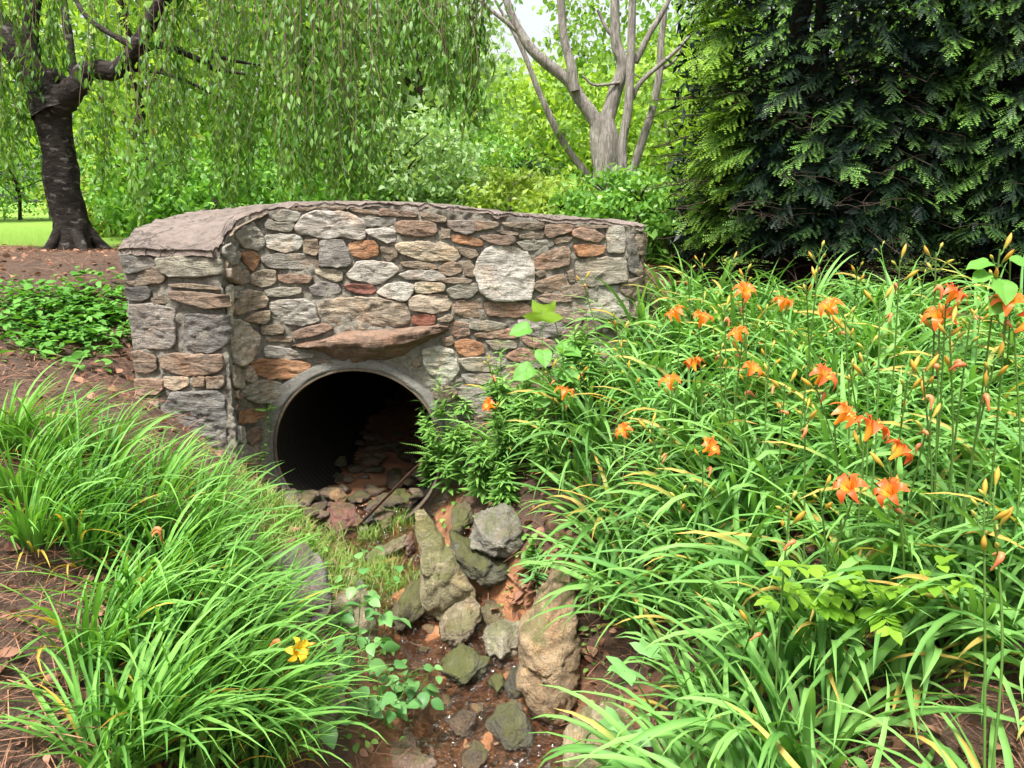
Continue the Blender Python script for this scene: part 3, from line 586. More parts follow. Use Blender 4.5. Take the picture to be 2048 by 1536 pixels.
# small chinking stones pressed into the wide joints
gs, gz = np.meshgrid(np.arange(0.01, SS[-1], .01), np.arange(-.1, 2.36, .01), indexing='ij'); occ = (gz > ztop(gs)-.03); pp = plan(gs)[0]
occ |= (np.hypot(pp[..., 0]-PC[0], gz-PC[1]) < PR+.10) & (gs > S1); occ |= np.abs(gs-S1) < .012
def inside(P):
    r_ = np.zeros(gs.shape, bool)
    for k in range(len(P)):
        a, b = P[k-1], P[k]
        if a[1] != b[1]: r_ ^= ((a[1] > gz) != (b[1] > gz)) & (gs < (b[0]-a[0])*(gz-a[1])/(b[1]-a[1])+a[0])
    return r_
LED = np.array([wallhit(*p) for p in [(580, 692), (650, 674), (740, 658), (897, 650), (897, 668), (840, 694), (760, 726), (700, 730), (650, 712), (600, 700)]])
for A, cc, SZ in STONES+[(0, 0, LED)]: occ |= inside(SZ)
rf = np.random.default_rng(17)
for it in range(130):
    d = np.zeros(gs.shape); f = ~occ
    for k in range(9):
        f = f & np.roll(f, 1, 0) & np.roll(f, -1, 0) & np.roll(f, 1, 1) & np.roll(f, -1, 1); d += f
        if not f.any(): break
    k = np.argmax(d); rad = d.ravel()[k]*.01
    if rad < .018: break
    ang = np.linspace(0, 2*np.pi, 9, endpoint=False)+rf.uniform(0, .6); q = rf.uniform(.8, 1.15, 9); P = np.column_stack([gs.ravel()[k]+np.cos(ang)*rad*1.35*q, gz.ravel()[k]+np.sin(ang)*rad*.85*q]); lo, hi = (0, S1-.004) if gs.ravel()[k] < S1 else (S1+.006, SS[-1]); P[:, 0] = np.clip(P[:, 0], lo, hi)
    face_stone(rest, P, rf.uniform(.014, .028), 3000+it); occ |= inside(P); occ |= (np.abs(gs-gs.ravel()[k]) < .012) & (np.abs(gz-gz.ravel()[k]) < .012)
r = np.random.default_rng(3)
o = obj('chinking_stones', rest, M['stone'], WALL); o.color = (.26, .21, .16, 1); tag(o, None, None, None, 'stuff')
# the ledge stone over the pipe: a rough slab jutting from the face
def ledge():
    top = [(583,690),(612,683),(650,676),(690,663),(740,660),(800,656),(860,650),(897,652)]; bot = [(580,694),(610,699),(650,708),(672,722),(705,727),(760,722),(800,715),(840,690),(897,664)]
    n = 90; T = np.array([wallhit(*p) for p in top]); B = np.array([wallhit(*p) for p in bot]); T = spline(T, n); B = spline(B, n)
    jut = np.interp(np.linspace(0, 1, n), [0, .12, .35, .6, .85, 1], [.02, .07, .14, .17, .13, .03])
    rows = []
    for k, (q, f) in enumerate([(0, -.03), (0, .25), (.02, .6), (.1, .9), (.2, 1.0), (.32, .98), (.42, .85), (.52, .68), (.65, .5), (.8, .3), (.93, .1), (1, -.1)]):
        sz = T*(1-q)+B*q; P3 = xyz(sz[:, 0], sz[:, 1], k*.05); o = jut*f+(.022*fbm(P3*np.array([.6, 1.5, 2]), 15, 4, 3)+.03*np.floor(noise(xyz(sz[:, 0]*2, k*.35, 0), 4, 2)*3)/3*.6)*(0 < k < 11)
        z = sz[:, 1]+.008*fbm(P3, 16, 3, 9)*(0 < k < 11); rows.append(surf(sz[:, 0], z, o))
    mb = MB(); mb.add(np.array(rows), gridfaces(12, n)); o = obj('ledge_stone', mb, M['stone'], WALL); o.color = (.25, .17, .125, 1); o['label'] = 'long jutting reddish brown ledge stone over the pipe'
ledge()

# ------------------------------------------------------------------ culvert
def culvert():
    root = empty('culvert_pipe', (PC[0], 5.0, PC[1]-PR)); tag(root, 'round corrugated steel culvert pipe opening through the stone headwall', 'culvert')
    a = np.linspace(0, 2*np.pi, 96, endpoint=False); y = np.linspace(4.97, 20, 900)
    rr = (PR-.012)+.009*np.sin(y[:, None]*2*np.pi/.068+a[None]*1.0)*sstep(4.97, 5.05, y)[:, None]
    V = np.stack([PC[0]+rr*np.cos(a)[None], y[:, None]+0*rr, PC[1]+rr*np.sin(a)[None]], -1); mb = MB(); mb.add(V, gridfaces(len(y), 96, True))
    mb.add(np.vstack([V[-1], V[-1].mean(0)[None]]), np.array([[j, (j+1) % 96, 96] for j in range(96)])); obj('pipe_barrel', mb, M['shadedmetal'], root)  # far end closed off so the inside stays black
    # rim, standing proud of the wall towards the bottom
    d = .022+.05*np.clip(-np.sin(a-.5), 0, 1)**1.2; P = []
    for r_, f in ((PR-.016, 0), (PR-.016, 1), (PR-.010, 1.08), (PR, 1.05), (PR+.003, 0)):
        P.append(np.stack([PC[0]+r_*np.cos(a), 4.985-d*f+.004*noise(xyz(a*9, r_*50), 1, 3), PC[1]+r_*np.sin(a)], -1))
    mb = MB(); mb.add(np.array(P), gridfaces(5, 96, True)); obj('rim', mb, M['rim'], root)
culvert()

# ------------------------------------------------------------------ rocks
def outline_rock(P, Y, thick, seed, back=.8, mat='stone', facets=8, lean=0.0):
    """closed boulder whose silhouette follows an outline at distance Y, with real depth in front of and behind it"""
    W = np.array([at(x, y, Y) for x, y in P]); Q = poly_resample(W[:, [0, 2]], 120); c = Q.mean(0); r = np.random.default_rng(seed)
    rings = [0, .06, .13, .2, .28, .36, .44, .52, .6, .68, .76, .83, .89, .94, .98, 1.0]; G = []; dirs = r.normal(size=(facets, 2)); dirs = nrm(dirs); offs = r.uniform(.1, .75, facets); sl = r.uniform(.5, 1.6, facets)
    sc = np.ptp(Q, axis=0).max()/2
    for side in (1, -1):
        rows = []
        for t in (rings if side > 0 else rings[::-1][1:]):
            q = c+(Q-c)*t; d = (q-c)/sc; h = np.sqrt(np.clip(1-t**2.6, 0, 1))*np.ones(len(q))
            for k in range(facets): h = np.minimum(h, 1.05-np.maximum(0, (d@dirs[k])*side-offs[k]*.3)*sl[k])
            rows.append(np.column_stack([q[:, 0], Y-side*np.maximum(h, 0)*thick*(1 if side > 0 else back)*(t < 1), q[:, 1]]))
        G += rows
    G = np.array(G); cen = np.array([c[0], Y, c[1]]); D = nrm(G-cen); 
    G = G+D*(sc*(.12*fbm(G, 1.7/sc, 5, seed, .55)+.09*(1-np.abs(noise(G, 2.2/sc, seed+5)))-.06+.07*np.floor(noise(G*np.array([1,1,1.7])+.1*sc*fbm(G, 5/sc, 2, seed+3)[..., None], 2.6/sc, seed+7)*2.5)/2.5))[..., None]
    G = G+D*(.012*fbm(G, 17, 4, seed+8)+.010*(1-np.abs(noise(G, 12, seed+9))))[..., None]; G[..., 1] += lean*(G[..., 2]-c[1])
    mb = MB(); mb.add(G, gridfaces(len(G), 120, True)); return mb, cen
def blob_rock(c, size, seed, rot=0.0, sub=32, facets=9):
    th = np.linspace(0, np.pi, sub//2+1); ph = np.linspace(0, 2*np.pi, sub, endpoint=False)
    U = np.stack([np.sin(th)[:, None]*np.cos(ph), np.sin(th)[:, None]*np.sin(ph), np.cos(th)[:, None]+0*ph], -1); r = np.random.default_rng(seed)
    V = U.copy()
    for k in range(facets):
        n = nrm(r.normal(size=3)); d = V@n; V = V-np.maximum(d-r.uniform(.5, .85), 0)[..., None]*n
    V = V+U*(.10*fbm(U, 1.7, 4, seed)+.04*fbm(U, 6, 2, seed+2))[..., None]
    V = V*np.asarray(size)/2; ca, sa = math.cos(rot), math.sin(rot); V = V@np.array([[ca, sa, 0], [-sa, ca, 0], [0, 0, 1]])
    mb = MB(); mb.add(V+np.asarray(c), gridfaces(sub//2+1, sub, True)); return mb
def c6(fl): return [(450+x/2.239, 850+y/2.239) for x, y in zip(fl[::2], fl[1::2])]
ROCKS = [ # outline, colour, material, thickness, lean, label
([840,405,880,400,930,450,985,555,1050,660,1100,715,1080,760,1050,800,960,835,895,810,890,720,880,600,850,480],(.33,.30,.19),'mossy',.10,.25,'tall pointed slab stone with green moss leaning in the middle of the streambed'),
([1085,500,1130,420,1190,380,1250,375,1300,420,1340,500,1320,560,1280,575,1200,550,1120,520],(.24,.235,.205),'stone',.16,.5,'pale grey layered stone resting on the dark mossy boulder'),
([1000,530,1030,490,1120,530,1250,570,1310,600,1320,690,1280,715,1150,690,1060,630],(.10,.10,.07),'mossy',.2,.1,'dark mossy boulder under the pale grey layered stone'),
([965,900,1000,840,1090,800,1130,830,1140,880,1100,920,1040,955,980,965],(.33,.28,.2),'lightmoss',.13,.3,'rounded tan cobble below the pointed mossy slab'),
([1165,920,1230,900,1330,910,1330,960,1290,1020,1220,1035,1170,1000],(.36,.34,.26),'lightmoss',.12,.3,'angular grey stone touching the tall tan boulder at the water'),
([1305,1000,1350,900,1440,800,1480,720,1530,660,1560,700,1570,830,1580,950,1590,1080,1570,1170,1500,1255,1460,1260,1400,1230,1350,1150,1310,1080],(.40,.30,.19),'lightmoss',.17,.35,'tall tan boulder standing on the right edge of the stream'),
([965,1070,1050,1030,1120,1025,1178,1060,1150,1100,1060,1130,1000,1110],(.14,.15,.09),'mossy',.12,.5,'low mossy green stone sitting in the shallow water'),
([1188,1160,1200,1130,1240,1125,1252,1155,1220,1178],(.09,.095,.06),'mossy',.06,.3,'small dark mossy stone beside the foot of the tall boulder'),
([1178,1350,1210,1315,1290,1290,1330,1300,1385,1385,1300,1402,1220,1392],(.10,.10,.07),'wetstone',.1,.4,'dark wedge shaped stone poking out of the lower stream'),
([1520,1470,1580,1380,1660,1310,1740,1270,1790,1320,1830,1420,1800,1600,1550,1600],(.42,.36,.24),'lightmoss',.22,.4,'big pale tan boulder under the big lobed leaves, cut by the photo bottom'),
([740,840,810,760,880,710,900,745,892,810,850,840,790,890],(.15,.14,.09),'mossy',.15,.3,'dark mossy stone on the left side of the pointed slab'),
([480,800,560,770,640,785,672,860,672,930,600,945,480,940,430,880],(.36,.31,.24),'stone',.17,.3,'flat faced tan stone at the left water edge behind round leaves'),
([160,640,260,600,360,620,450,700,480,780,400,870,300,820,200,730],(.27,.25,.23),'stone',.14,.9,'large sloping grey stone half hidden under the left lilies'),
([0,560,60,480,130,490,150,600,80,650,0,640],(.42,.36,.26),'stone',.15,.5,'pale tan stone under the grass tips below the wall corner'),
([440,670,560,690,640,740,660,775,560,760,460,710],(.22,.21,.20),'stone',.08,1.2,'flat grey slab lying across the grassy left bank'),
([205,535,300,528,318,570,280,597,225,592],(.36,.25,.15),'stone',.09,.3,'small rusty tan block on the grass under the pipe rim'),
([435,400,490,365,560,380,610,420,612,450,560,477,500,462,450,432],(.21,.10,.085),'wetstone',.13,.5,'smooth reddish stone lying in front of the pipe mouth'),
([365,320,430,310,455,345,420,367,375,347],(.10,.085,.075),'wetstone',.08,.4,'dark flat stone just inside the pipe mouth, left of the tan chip'),
([470,310,500,295,545,325,520,342],(.31,.2,.11),'stone',.05,.4,'orange tan chip of stone inside the pipe mouth'),
([545,350,600,347,602,372,550,377],(.24,.12,.07),'stone',.05,.4,'little rust brown stone behind the smooth reddish stone'),
([645,382,700,365,770,375,760,402,680,404],(.22,.21,.12),'lightmoss',.1,.9,'thin flat olive stone at the mouth of the pipe'),
([680,352,740,310,830,310,835,342,760,367],(.10,.11,.05),'mossy',.12,.6,'low mossy stone beside the reddish board at the pipe mouth'),
([250,290,300,300,365,360,342,392,275,335],(.22,.19,.165),'stone',.07,.4,'grey slab leaning on the inside of the pipe rim'),
([355,372,400,355,432,377,402,405,365,402],(.19,.15,.12),'stone',.07,.4,'brown stone wedged at the foot of the pipe rim'),
([470,232,510,220,540,242,520,267,475,272],(.07,.062,.055),'wetstone',.07,.3,'blackish upright stone deeper inside the pipe'),
([600,442,640,447,642,482,610,482],(.17,.14,.11),'wetstone',.06,.3,'small brown stone right of the smooth reddish stone'),
([610,422,650,405,685,410,697,440,640,452],(.05,.052,.055),'wetstone',.08,.3,'round bluish black stone right of the smooth reddish stone'),
([455,492,500,475,548,500,520,517,470,512],(.27,.2,.13),'stone',.07,.5,'flat tan stone in the wet leaves before the pipe'),
([690,422,740,410,762,450,720,472],(.14,.13,.07),'mossy',.08,.4,'mossy stone behind the grass tuft at the pipe mouth'),
([1140,820,1200,805,1285,830,1262,882,1180,884],(.21,.19,.13),'lightmoss',.1,.4,'brown flat stone between the rounded cobble and fallen leaves'),
([290,1240,380,1200,490,1210,515,1290,430,1352,320,1312],(.47,.40,.35),'stone',.14,.7,'pale pinkish stone under the lower left lily leaves'),
([700,1480,800,1475,940,1510,920,1580,700,1580],(.33,.24,.2),'stone',.12,.8,'pinkish flat stone at the bottom edge of the stream'),
([1265,1150,1310,1100,1332,1150,1312,1202,1275,1202],(.09,.085,.065),'wetstone',.08,.3,'dark upright stone tucked against the tall tan boulder'),
([630,582,760,520,802,508,805,540,700,582,640,602],(.24,.215,.15),'lightmoss',.08,.5,'long flat olive stone lying across the upper streambed'),
([803,520,835,485,847,560,815,582],(.2,.135,.1),'stone',.06,.1,'upright reddish brown stone left of the pointed slab'),
([1018,382,1090,360,1112,420,1060,472,1020,462],(.17,.165,.12),'mossy',.1,.4,'mossy grey stone behind the pale layered stone'),
([1005,1322,1050,1300,1112,1322,1122,1372,1050,1378],(.11,.075,.05),'wetstone',.08,.5,'low wet brown stone awash in the lower stream'),
([1058,1472,1110,1455,1168,1480,1150,1540,1070,1540],(.12,.09,.06),'wetstone',.09,.5,'wet dark brown stone at the bottom of the stream')]
for i, (fl, col, mt, th, lean, lab) in enumerate(ROCKS):
    P = c6(fl); low = max(P, key=lambda p: p[1]); g = hit(low[0], min(low[1], 1640), .0); Y = g[1]+th*.35
    if i in (17, 18, 22, 24): Y = {17: 5.15, 18: 5.08, 22: 4.93, 24: 5.7}[i]
    if i in (2,): Y = 4.12
    if i in (1,): Y = 4.1
    if i == 35: Y = 4.45
    mt = 'rock' if mt == 'stone' else mt; mb, cen = outline_rock(P, Y, th, 40+i, 1.0, mt, 8, lean); sc_ = min(p[2] for p in np.concatenate(mb.v))
    o = obj('rock', mb, M[mt], None, (cen[0], cen[1], sc_)); o.color = col+(1,); tag(o, lab, 'rock', 'stones of the stream')
# stones lying in the pipe and loose cobbles in the bed
r = np.random.default_rng(8); k = 0
for i in range(64):
    y = 4.85+r.random()**1.7*2.2; x = PC[0]+r.uniform(-.42, .38); z = .22+.2*((x-PC[0])/.45)**2*.6; s = r.uniform(.07, .2)
    o = obj('cobble', blob_rock((x, y, z), (s*1.3, s, s*.55), 900+i, r.uniform(0, 3), 20), M['wetstone' if i % 2 else 'rock'], None, (x, y, z)); o.color = tuple(np.array((.17, .125, .095))*r.uniform(.45, 1.25))+(1,)
    tag(o, 'dark brown cobble lying in the shaded bottom of the culvert pipe', 'cobble', 'cobbles inside the culvert pipe')
for i in range(38):
    y = r.uniform(2.9, 5.0); cx = np.interp(y, CY, CXX); hw = np.interp(y, HY, HW); x = cx+r.uniform(-1.1, 1.1)*hw; z = float(ground(x, y)); s = r.uniform(.03, .1)
    o = obj('pebble', blob_rock((x, y, z+.004), (s*1.3, s, s*.6), 1200+i, r.uniform(0, 3), 16), M['wetstone'], None, (x, y, z)); o.color = tuple(np.array((.23, .14, .09))*r.uniform(.4, 1.3))+(1,)
    tag(o, 'small wet brown pebble lying in the muddy streambed', 'pebble', 'pebbles in the streambed')
mb = MB(); r = np.random.default_rng(28); PROT = [blob_rock((0, 0, 0), (1, .75, .5), 1500+q, 0, 8, 6) for q in range(5)]
for i in range(330):
    y = r.uniform(2.4, 5.6); cx = np.interp(y, CY, CXX); hw = np.interp(y, HY, HW); x = cx+r.normal(0, .6)*hw
    if y > 5.1: x = PC[0]+np.clip(r.normal(0, .2), -.4, .4)
    z = float(ground(x, min(y, 5.1)))+(.05 if y > 5.1 else .004); s = r.uniform(.012, .045); a = r.uniform(0, 6.28); Mz = np.array([[math.cos(a), -math.sin(a), 0], [math.sin(a), math.cos(a), 0], [0, 0, 1]])*s; W = np.concatenate(PROT[i % 5].v)@Mz.T+[x, y, z]
    mb.add(W, PROT[i % 5].f4[0], 0)
o = obj('gravel', mb, M['rock']); o.color = (.3, .19, .12, 1); tag(o, 'small brown gravel strewn over the muddy streambed', 'gravel', None, 'stuff')
# reddish board leaning out of the pipe
mb = MB(); A = at(706, 1000, 4.8); A[2] = .16; B = at(842, 925, 4.92); Pb = np.linspace(A, B, 22); w = nrm(np.array([.25, -.75, .62])); rows = []
for q, th in ((-1, 0), (-1, 1), (1, 1), (1, 0), (-1, 0)):
    wid = .052*np.interp(np.linspace(0, 1, 22), [0, .2, .85, 1], [.6, 1, .9, .2]); rows.append(Pb+w*(q*wid)[:, None]+np.array([.3, .5, .75])*(.012*th)+(.006*fbm(Pb+q, 14, 3, 3))[:, None]*w)
mb.add(np.array(rows), gridfaces(5, 22)); o = obj('weathered_board', mb, M['rust'], None, tuple(A)); tag(o, 'narrow reddish brown board leaning across the mouth of the culvert', 'board')
# ------------------------------------------------------------------ daylilies
def lily_foliage(n, seed, L0, L1, W0, spread, tilt, bend, lean=(0, 0), kink=.15, dryf=.035, wild=1.0):
    r = np.random.default_rng(seed); mb = MB(); az = r.uniform(0, 2*np.pi, n); rad = spread*np.sqrt(r.random(n))
    base = np.stack([np.cos(az)*rad, np.sin(az)*rad, -.03+0*az], -1); az = az+r.normal(0, .5*wild, n)
    d = np.stack([np.cos(az), np.sin(az)], -1)+np.asarray(lean); az = np.arctan2(d[:, 1], d[:, 0])
    Ln = r.uniform(L0, L1, n); s = np.linspace(0, 1, 10); dd = (r.random(n) < dryf); st = r.uniform(.1, .75, n)
    dry = dd[:, None]*sstep(0, .3, s[None]-st[:, None]); whole = r.random(n) < dryf*.25; dry = np.where(whole[:, None], .9, dry)
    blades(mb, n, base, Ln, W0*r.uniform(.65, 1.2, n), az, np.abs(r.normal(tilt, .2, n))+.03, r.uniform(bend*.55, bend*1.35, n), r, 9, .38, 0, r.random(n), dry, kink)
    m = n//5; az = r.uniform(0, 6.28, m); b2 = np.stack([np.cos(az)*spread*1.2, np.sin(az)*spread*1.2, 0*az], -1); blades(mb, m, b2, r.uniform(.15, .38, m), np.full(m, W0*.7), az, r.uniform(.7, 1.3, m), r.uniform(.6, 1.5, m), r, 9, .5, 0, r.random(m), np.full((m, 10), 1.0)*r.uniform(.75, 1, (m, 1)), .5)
    return mb
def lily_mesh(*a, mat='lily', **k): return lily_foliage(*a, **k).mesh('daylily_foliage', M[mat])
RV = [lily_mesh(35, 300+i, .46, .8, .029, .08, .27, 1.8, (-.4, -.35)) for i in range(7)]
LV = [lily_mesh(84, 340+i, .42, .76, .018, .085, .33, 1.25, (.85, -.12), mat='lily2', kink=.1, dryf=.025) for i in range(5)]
# flowers, buds
def flower_mesh(seed, openness=1.0, mat='orange', stamens=True):
    r = np.random.default_rng(seed); mb = MB()
    for k in range(6):
        inner = k % 2; az = k*np.pi/3+r.normal(0, .08); o = openness*r.uniform(.85, 1.15)
        rr = np.array([.003, .007, .014, .024, .036, .049, .058, .062+.004*o])*np.array([1, 1, 1, 1, .9+.1*o, .85+.15*o, .8+.2*o, .75+.25*o])
        zz = np.array([0, .022, .043, .06, .069, .071-.004*o, .064-.012*o, .055-.022*o]); w = np.array([.004, .007, .010, .0135, .016, .015, .010, .002])*(1.15 if inner else .85)
        rows = []
        for j in range(8):
            for q in (-1, -.5, 0, .5, 1):
                x = rr[j]; yv = q*w[j]; z = zz[j]+abs(q)*w[j]*.25*(1 if inner else .6)+r.normal(0, .0012)*(abs(q) == 1)*(j > 2)*2
                rows.append([x*math.cos(az)-yv*math.sin(az), x*math.sin(az)+yv*math.cos(az), z])
        mb.add(np.array(rows), gridfaces(8, 5), 0, np.repeat(np.array([0, .1, .25, .4, .6, .75, .9, 1]), 5))
    if stamens:
        for k in range(6):
            a = k*1.05+.4; P = np.array([[0, 0, .02], [.008*math.cos(a), .008*math.sin(a), .05], [.02*math.cos(a)+.006, .02*math.sin(a), .078], [.03*math.cos(a)+.012, .03*math.sin(a), .084]])
            tube(mb, P, [.0009, .0009, .0008, .0018], 6, 4, 0, 0, 1, .5)
    return mb.mesh('flower', M[mat])
FL = [flower_mesh(i, [1, .8, 1.1, .6][i % 4], 'orange') for i in range(4)]; FR = [flower_mesh(10+i, [1, .85][i], 'redorange') for i in range(2)]; FY = flower_mesh(20, .55, 'yellow')
def bud_mesh(Ln, rad, mat, bend=0.0):
    mb = MB(); t = np.linspace(0, 1, 9); P = np.stack([bend*t*t*Ln, 0*t, t*Ln], -1); tube(mb, P, rad*np.array([.35, .55, .75, .9, 1, 1, .85, .55, .12]), 9, 7, 0, .08, 40, np.repeat(t, 7)); return mb.mesh('bud', M[mat])
BUD = [bud_mesh(.072, .0085, 'bud'), bud_mesh(.055, .0075, 'bud', .2), bud_mesh(.032, .006, 'greenbud'), bud_mesh(.042, .0065, 'greenbud', -.15)]
def wilt_mesh(seed):
    r = np.random.default_rng(seed); mb = MB(); t = np.linspace(0, 1, 10); P = np.stack([.035*t**2, .01*np.sin(t*4), .07*t-.075*t**2.6], -1)
    tube(mb, P, np.array([.003, .004, .006, .0075, .008, .0075, .007, .006, .005, .003]), 10, 7, 0, .45, 90, np.repeat(t, 7), 0, seed); return mb.mesh('wilted_flower', M['wilt'])
WILT = [wilt_mesh(1), wilt_mesh(2)]
def stalk(clump, base, tip, seed, flower=None, nb=4, wl=0, face=None):
    """a flower stalk from base to tip (world points) with its bloom, buds and spent bloom as sub-parts"""
    r = np.random.default_rng(seed); base = np.array(base, float); tip = np.array(tip, float); mb = MB(); d = tip-base; Ln = np.linalg.norm(d)
    mid = base+d*.5+np.array([-d[0]*.12, -d[1]*.12, .03*Ln])+r.normal(0, .012, 3); C = tube(mb, [base, mid, tip], [.0038, .0034, .0026], 14, 6)
    ax = nrm(C[-1]-C[-3]); heads = []
    for k in range(nb+wl):
        f = 1-(.012+.02*k)*r.uniform(.6, 1.3)/Ln*1.5; p = C[0]+(C[-1]-C[0])*1.0-ax*(1-f)*Ln; a = k*2.4+r.uniform(0, 1); side = np.array([math.cos(a), math.sin(a), 0]); dv = nrm(ax*r.uniform(.7, 1.3)+side*r.uniform(.5, .9))
        q = p+dv*r.uniform(.018, .04); tube(mb, [p, (p+q)/2+side*.004, q], [.0026, .0024, .0024], 5, 5); heads.append((q, dv, k >= nb))
    s = obj('flower_stalk', mb, M['stem'], clump); O = np.array(wloc(s))
    if flower is not None:
        f = face if face is not None else nrm(np.array([r.normal(-.1, .45), r.normal(-.45, .3), r.uniform(.45, .9)]))
        put('flower', flower, s, tuple(tip-O), Vector(f).to_track_quat('Z', 'X').to_euler(), r.uniform(.76, .95))
    for q, dv, w in heads:
        if w: put('wilted_flower', WILT[seed % 2], s, tuple(q-O), (r.uniform(-.6, .6), r.uniform(-.3, .9), r.uniform(0, 6)), r.uniform(.8, 1.1))
        else: put('bud', BUD[r.integers(0, 4)], s, tuple(q-O), Vector(dv).to_track_quat('Z', 'X').to_euler(), r.uniform(.62, .95))
    return s
# blooms seen in the photo: pixel, distance, variety, buds, spent, what singles the plant out
BL = [(1486,572,3.5,0,4,1,'orange daylily blooming tall in front of the dark hemlock shade next to a bud cluster'),(1564,600,3.5,1,1,0,'orange daylily with one bloom against the dark shade under the hemlocks'),(1668,606,3.3,0,3,0,'daylily with an orange bloom just under a tall bud stalk before the hemlocks'),
(1361,622,3.6,2,0,0,'left one of two small orange blooms near the wall end'),(1399,632,3.6,3,2,0,'right one of two small orange blooms near the wall end'),(1486,659,3.2,1,3,1,'daylily with a low orange bloom below the tall bud cluster'),(1393,719,3.4,0,1,0,'daylily with small open orange bloom in the middle of the bank foliage'),
(1496,727,3.1,3,3,1,'daylily with reddish orange bloom beside a pale pink wilted one'),(1345,758,3.3,1,2,0,'daylily with drooping orange bloom left of the bank centre'),(1633,740,2.8,4,3,1,'daylily with a wide flat orange bloom and fat buds, bank centre'),(1672,816,2.35,2,1,0,'daylily with a big orange bloom directly above two red orange ones'),
(1732,848,2.25,4,2,0,'daylily with wide red orange bloom, upper of the close pair at right'),(1782,884,2.15,5,2,0,'daylily with the largest red orange bloom facing the viewer'),(1713,955,2.15,4,1,0,'daylily with recurved orange bloom low in the right foreground'),(1796,965,2.15,5,2,1,'daylily with half closed red bloom seen from the side'),
(1407,878,2.9,3,2,1,'daylily with star shaped orange bloom low in the bank centre'),(1258,850,3.7,2,2,0,'daylily with pale orange bloom near the leafy weeds'),(1896,574,2.45,4,3,0,'daylily with tall red orange bloom against dark shade at the right'),(1883,621,2.5,0,4,1,'daylily with orange bloom amid many buds at the right'),
(2018,592,2.2,0,2,1,'daylily with orange bloom cut by the right edge of the photo'),(2034,628,2.2,5,2,0,'daylily with lower orange bloom at the right edge of the photo'),(1125,781,4.0,1,2,1,'daylily with small orange bloom close to the wall'),(990,798,4.2,3,1,0,'daylily with frilled orange bloom among the willow leaved weeds'),
(1862,806,2.3,None,2,2,'daylily with wilted reddish blooms drooping at the right')]
BUDST = [(1492,540,3.6,5,0),(1640,500,3.0,4,0),(1872,505,2.5,4,1),(2000,500,2.2,5,1),(1612,560,3.3,4,0),(1760,600,2.6,2,1),(1450,610,3.4,4,1),(1900,655,2.3,5,1),(1735,690,2.6,5,0),(1815,760,2.3,5,0),(1690,640,3.0,3,1),(1440,700,3.2,3,1),(1540,700,3.0,5,1),(1255,745,3.7,3,0),(1610,820,2.5,4,1),(1155,735,4.1,3,1),(1225,640,4.2,3,0),
 (1240,700,4.0,2,0),(1300,850,3.2,5,1),(1845,740,2.3,4,1),(1580,1000,2.05,5,1),(1985,985,1.75,6,1),(1968,1010,1.75,5,0),(1640,980,2.1,3,0),(1990,720,2.2,4,1),(1375,540,4.6,3,1),(1165,560,4.5,2,1),(1110,640,4.5,2,0),(1530,620,3.4,3,0),(1800,520,3.0,3,1),(1940,640,2.4,4,1),(1700,740,2.7,4,0),(1570,770,2.8,5,1),(1100,740,4.2,2,1)]
# clump sites on the right bank
r = np.random.default_rng(21); CL = []
for gy in np.arange(.9, 6.0, .215):
    for gx in np.arange(-.4, 4.6, .235):
        x = gx+r.uniform(-.1, .1); y = gy+r.uniform(-.1, .1); e = x-(np.interp(y, CY, CXX)+np.interp(y, HY, HW))
        u = x/y
        if u > .90 or u < -.2 or x*x+y*y < .95: continue
        if e < (.16 if y < 2.9 else .27 if y < 4.3 else .42) or y > 4.83 and x < 1.15: continue
        lim = 5.55-.55*sstep(1.3, 2.2, x)+.1*noise(xyz(x*2, 0), 1, 1)-.25*sstep(2.4, 3, x)
        if y > lim: continue
        if y > 4.3 and x < -.05: continue
        if noise(xyz(x, y), 1.7, 55) > .62: continue
        pz = float(ground(x, y))-2.3; v = (pz*math.cos(PITCH)+y*math.sin(PITCH)); w_ = y*math.cos(PITCH)-pz*math.sin(PITCH); sx, sy = 1024+1500*x/w_, 768-1500*v/w_
        if 960 < sx < 1180 and 1000 < sy < 1230 or sx < 1150 and sy > 1240 or sx < 1340 and sy > 1370: continue
        CL.append((x, y))
for px, py in [(1250,1185),(1330,1130),(1400,1150),(1290,1250),(1230,1095),(1480,1180),(1360,1230),(1440,1260),(1300,1060),(1380,1060),(1450,1090)]:
    p = hit(px, py); CL.append((p[0], p[1]))
clumps = []
for i, (x, y) in enumerate(CL):
    z = float(ground(x, y)); c = empty('daylily_clump', (x, y, z)); s = r.uniform(.8, 1.12)*(.9 if y > 4 else 1)
    f = put('foliage', RV[i % 7], c, (0, 0, 0), (r.normal(0, .1), r.normal(0, .1), r.normal(0, .75)), s)
    tag(c, 'daylily clump of arching strap leaves without open bloom on the right bank', 'daylily', 'daylilies massed on the right bank'); clumps.append(c)
used = set()
def nearest(x, y, free=False):
    best = min((c for c in clumps if not (free and c.name in used)), key=lambda c: (c.location.x-x)**2+(c.location.y-y)**2); return best
for i, (px, py, Y, v, nb, wl, lab) in enumerate(BL):
    tip = at(px, py, Y); rr_ = np.random.default_rng(70+i); c = nearest(tip[0]+.1, tip[1]+.12, True); used.add(c.name)
    fm = None if v is None else (FL[v] if v < 4 else FR[v-4]); b = np.array(c.location)*.6+np.array([tip[0]+.1, tip[1]+.1, 0])*.4; b[2] = float(ground(b[0], b[1]))
    tip = tip-np.array([0, 0, .055]); f = nrm(np.array([rr_.normal(.1, .5), -.2+rr_.normal(0, .35), .75])); st = stalk(c, b, tip, 70+i, fm, nb, wl, f)
    c['label'] = lab if len(lab.split()) <= 16 else ' '.join(lab.split()[:16])
    if 'daylily' not in lab: c['label'] = 'daylily with the '+lab
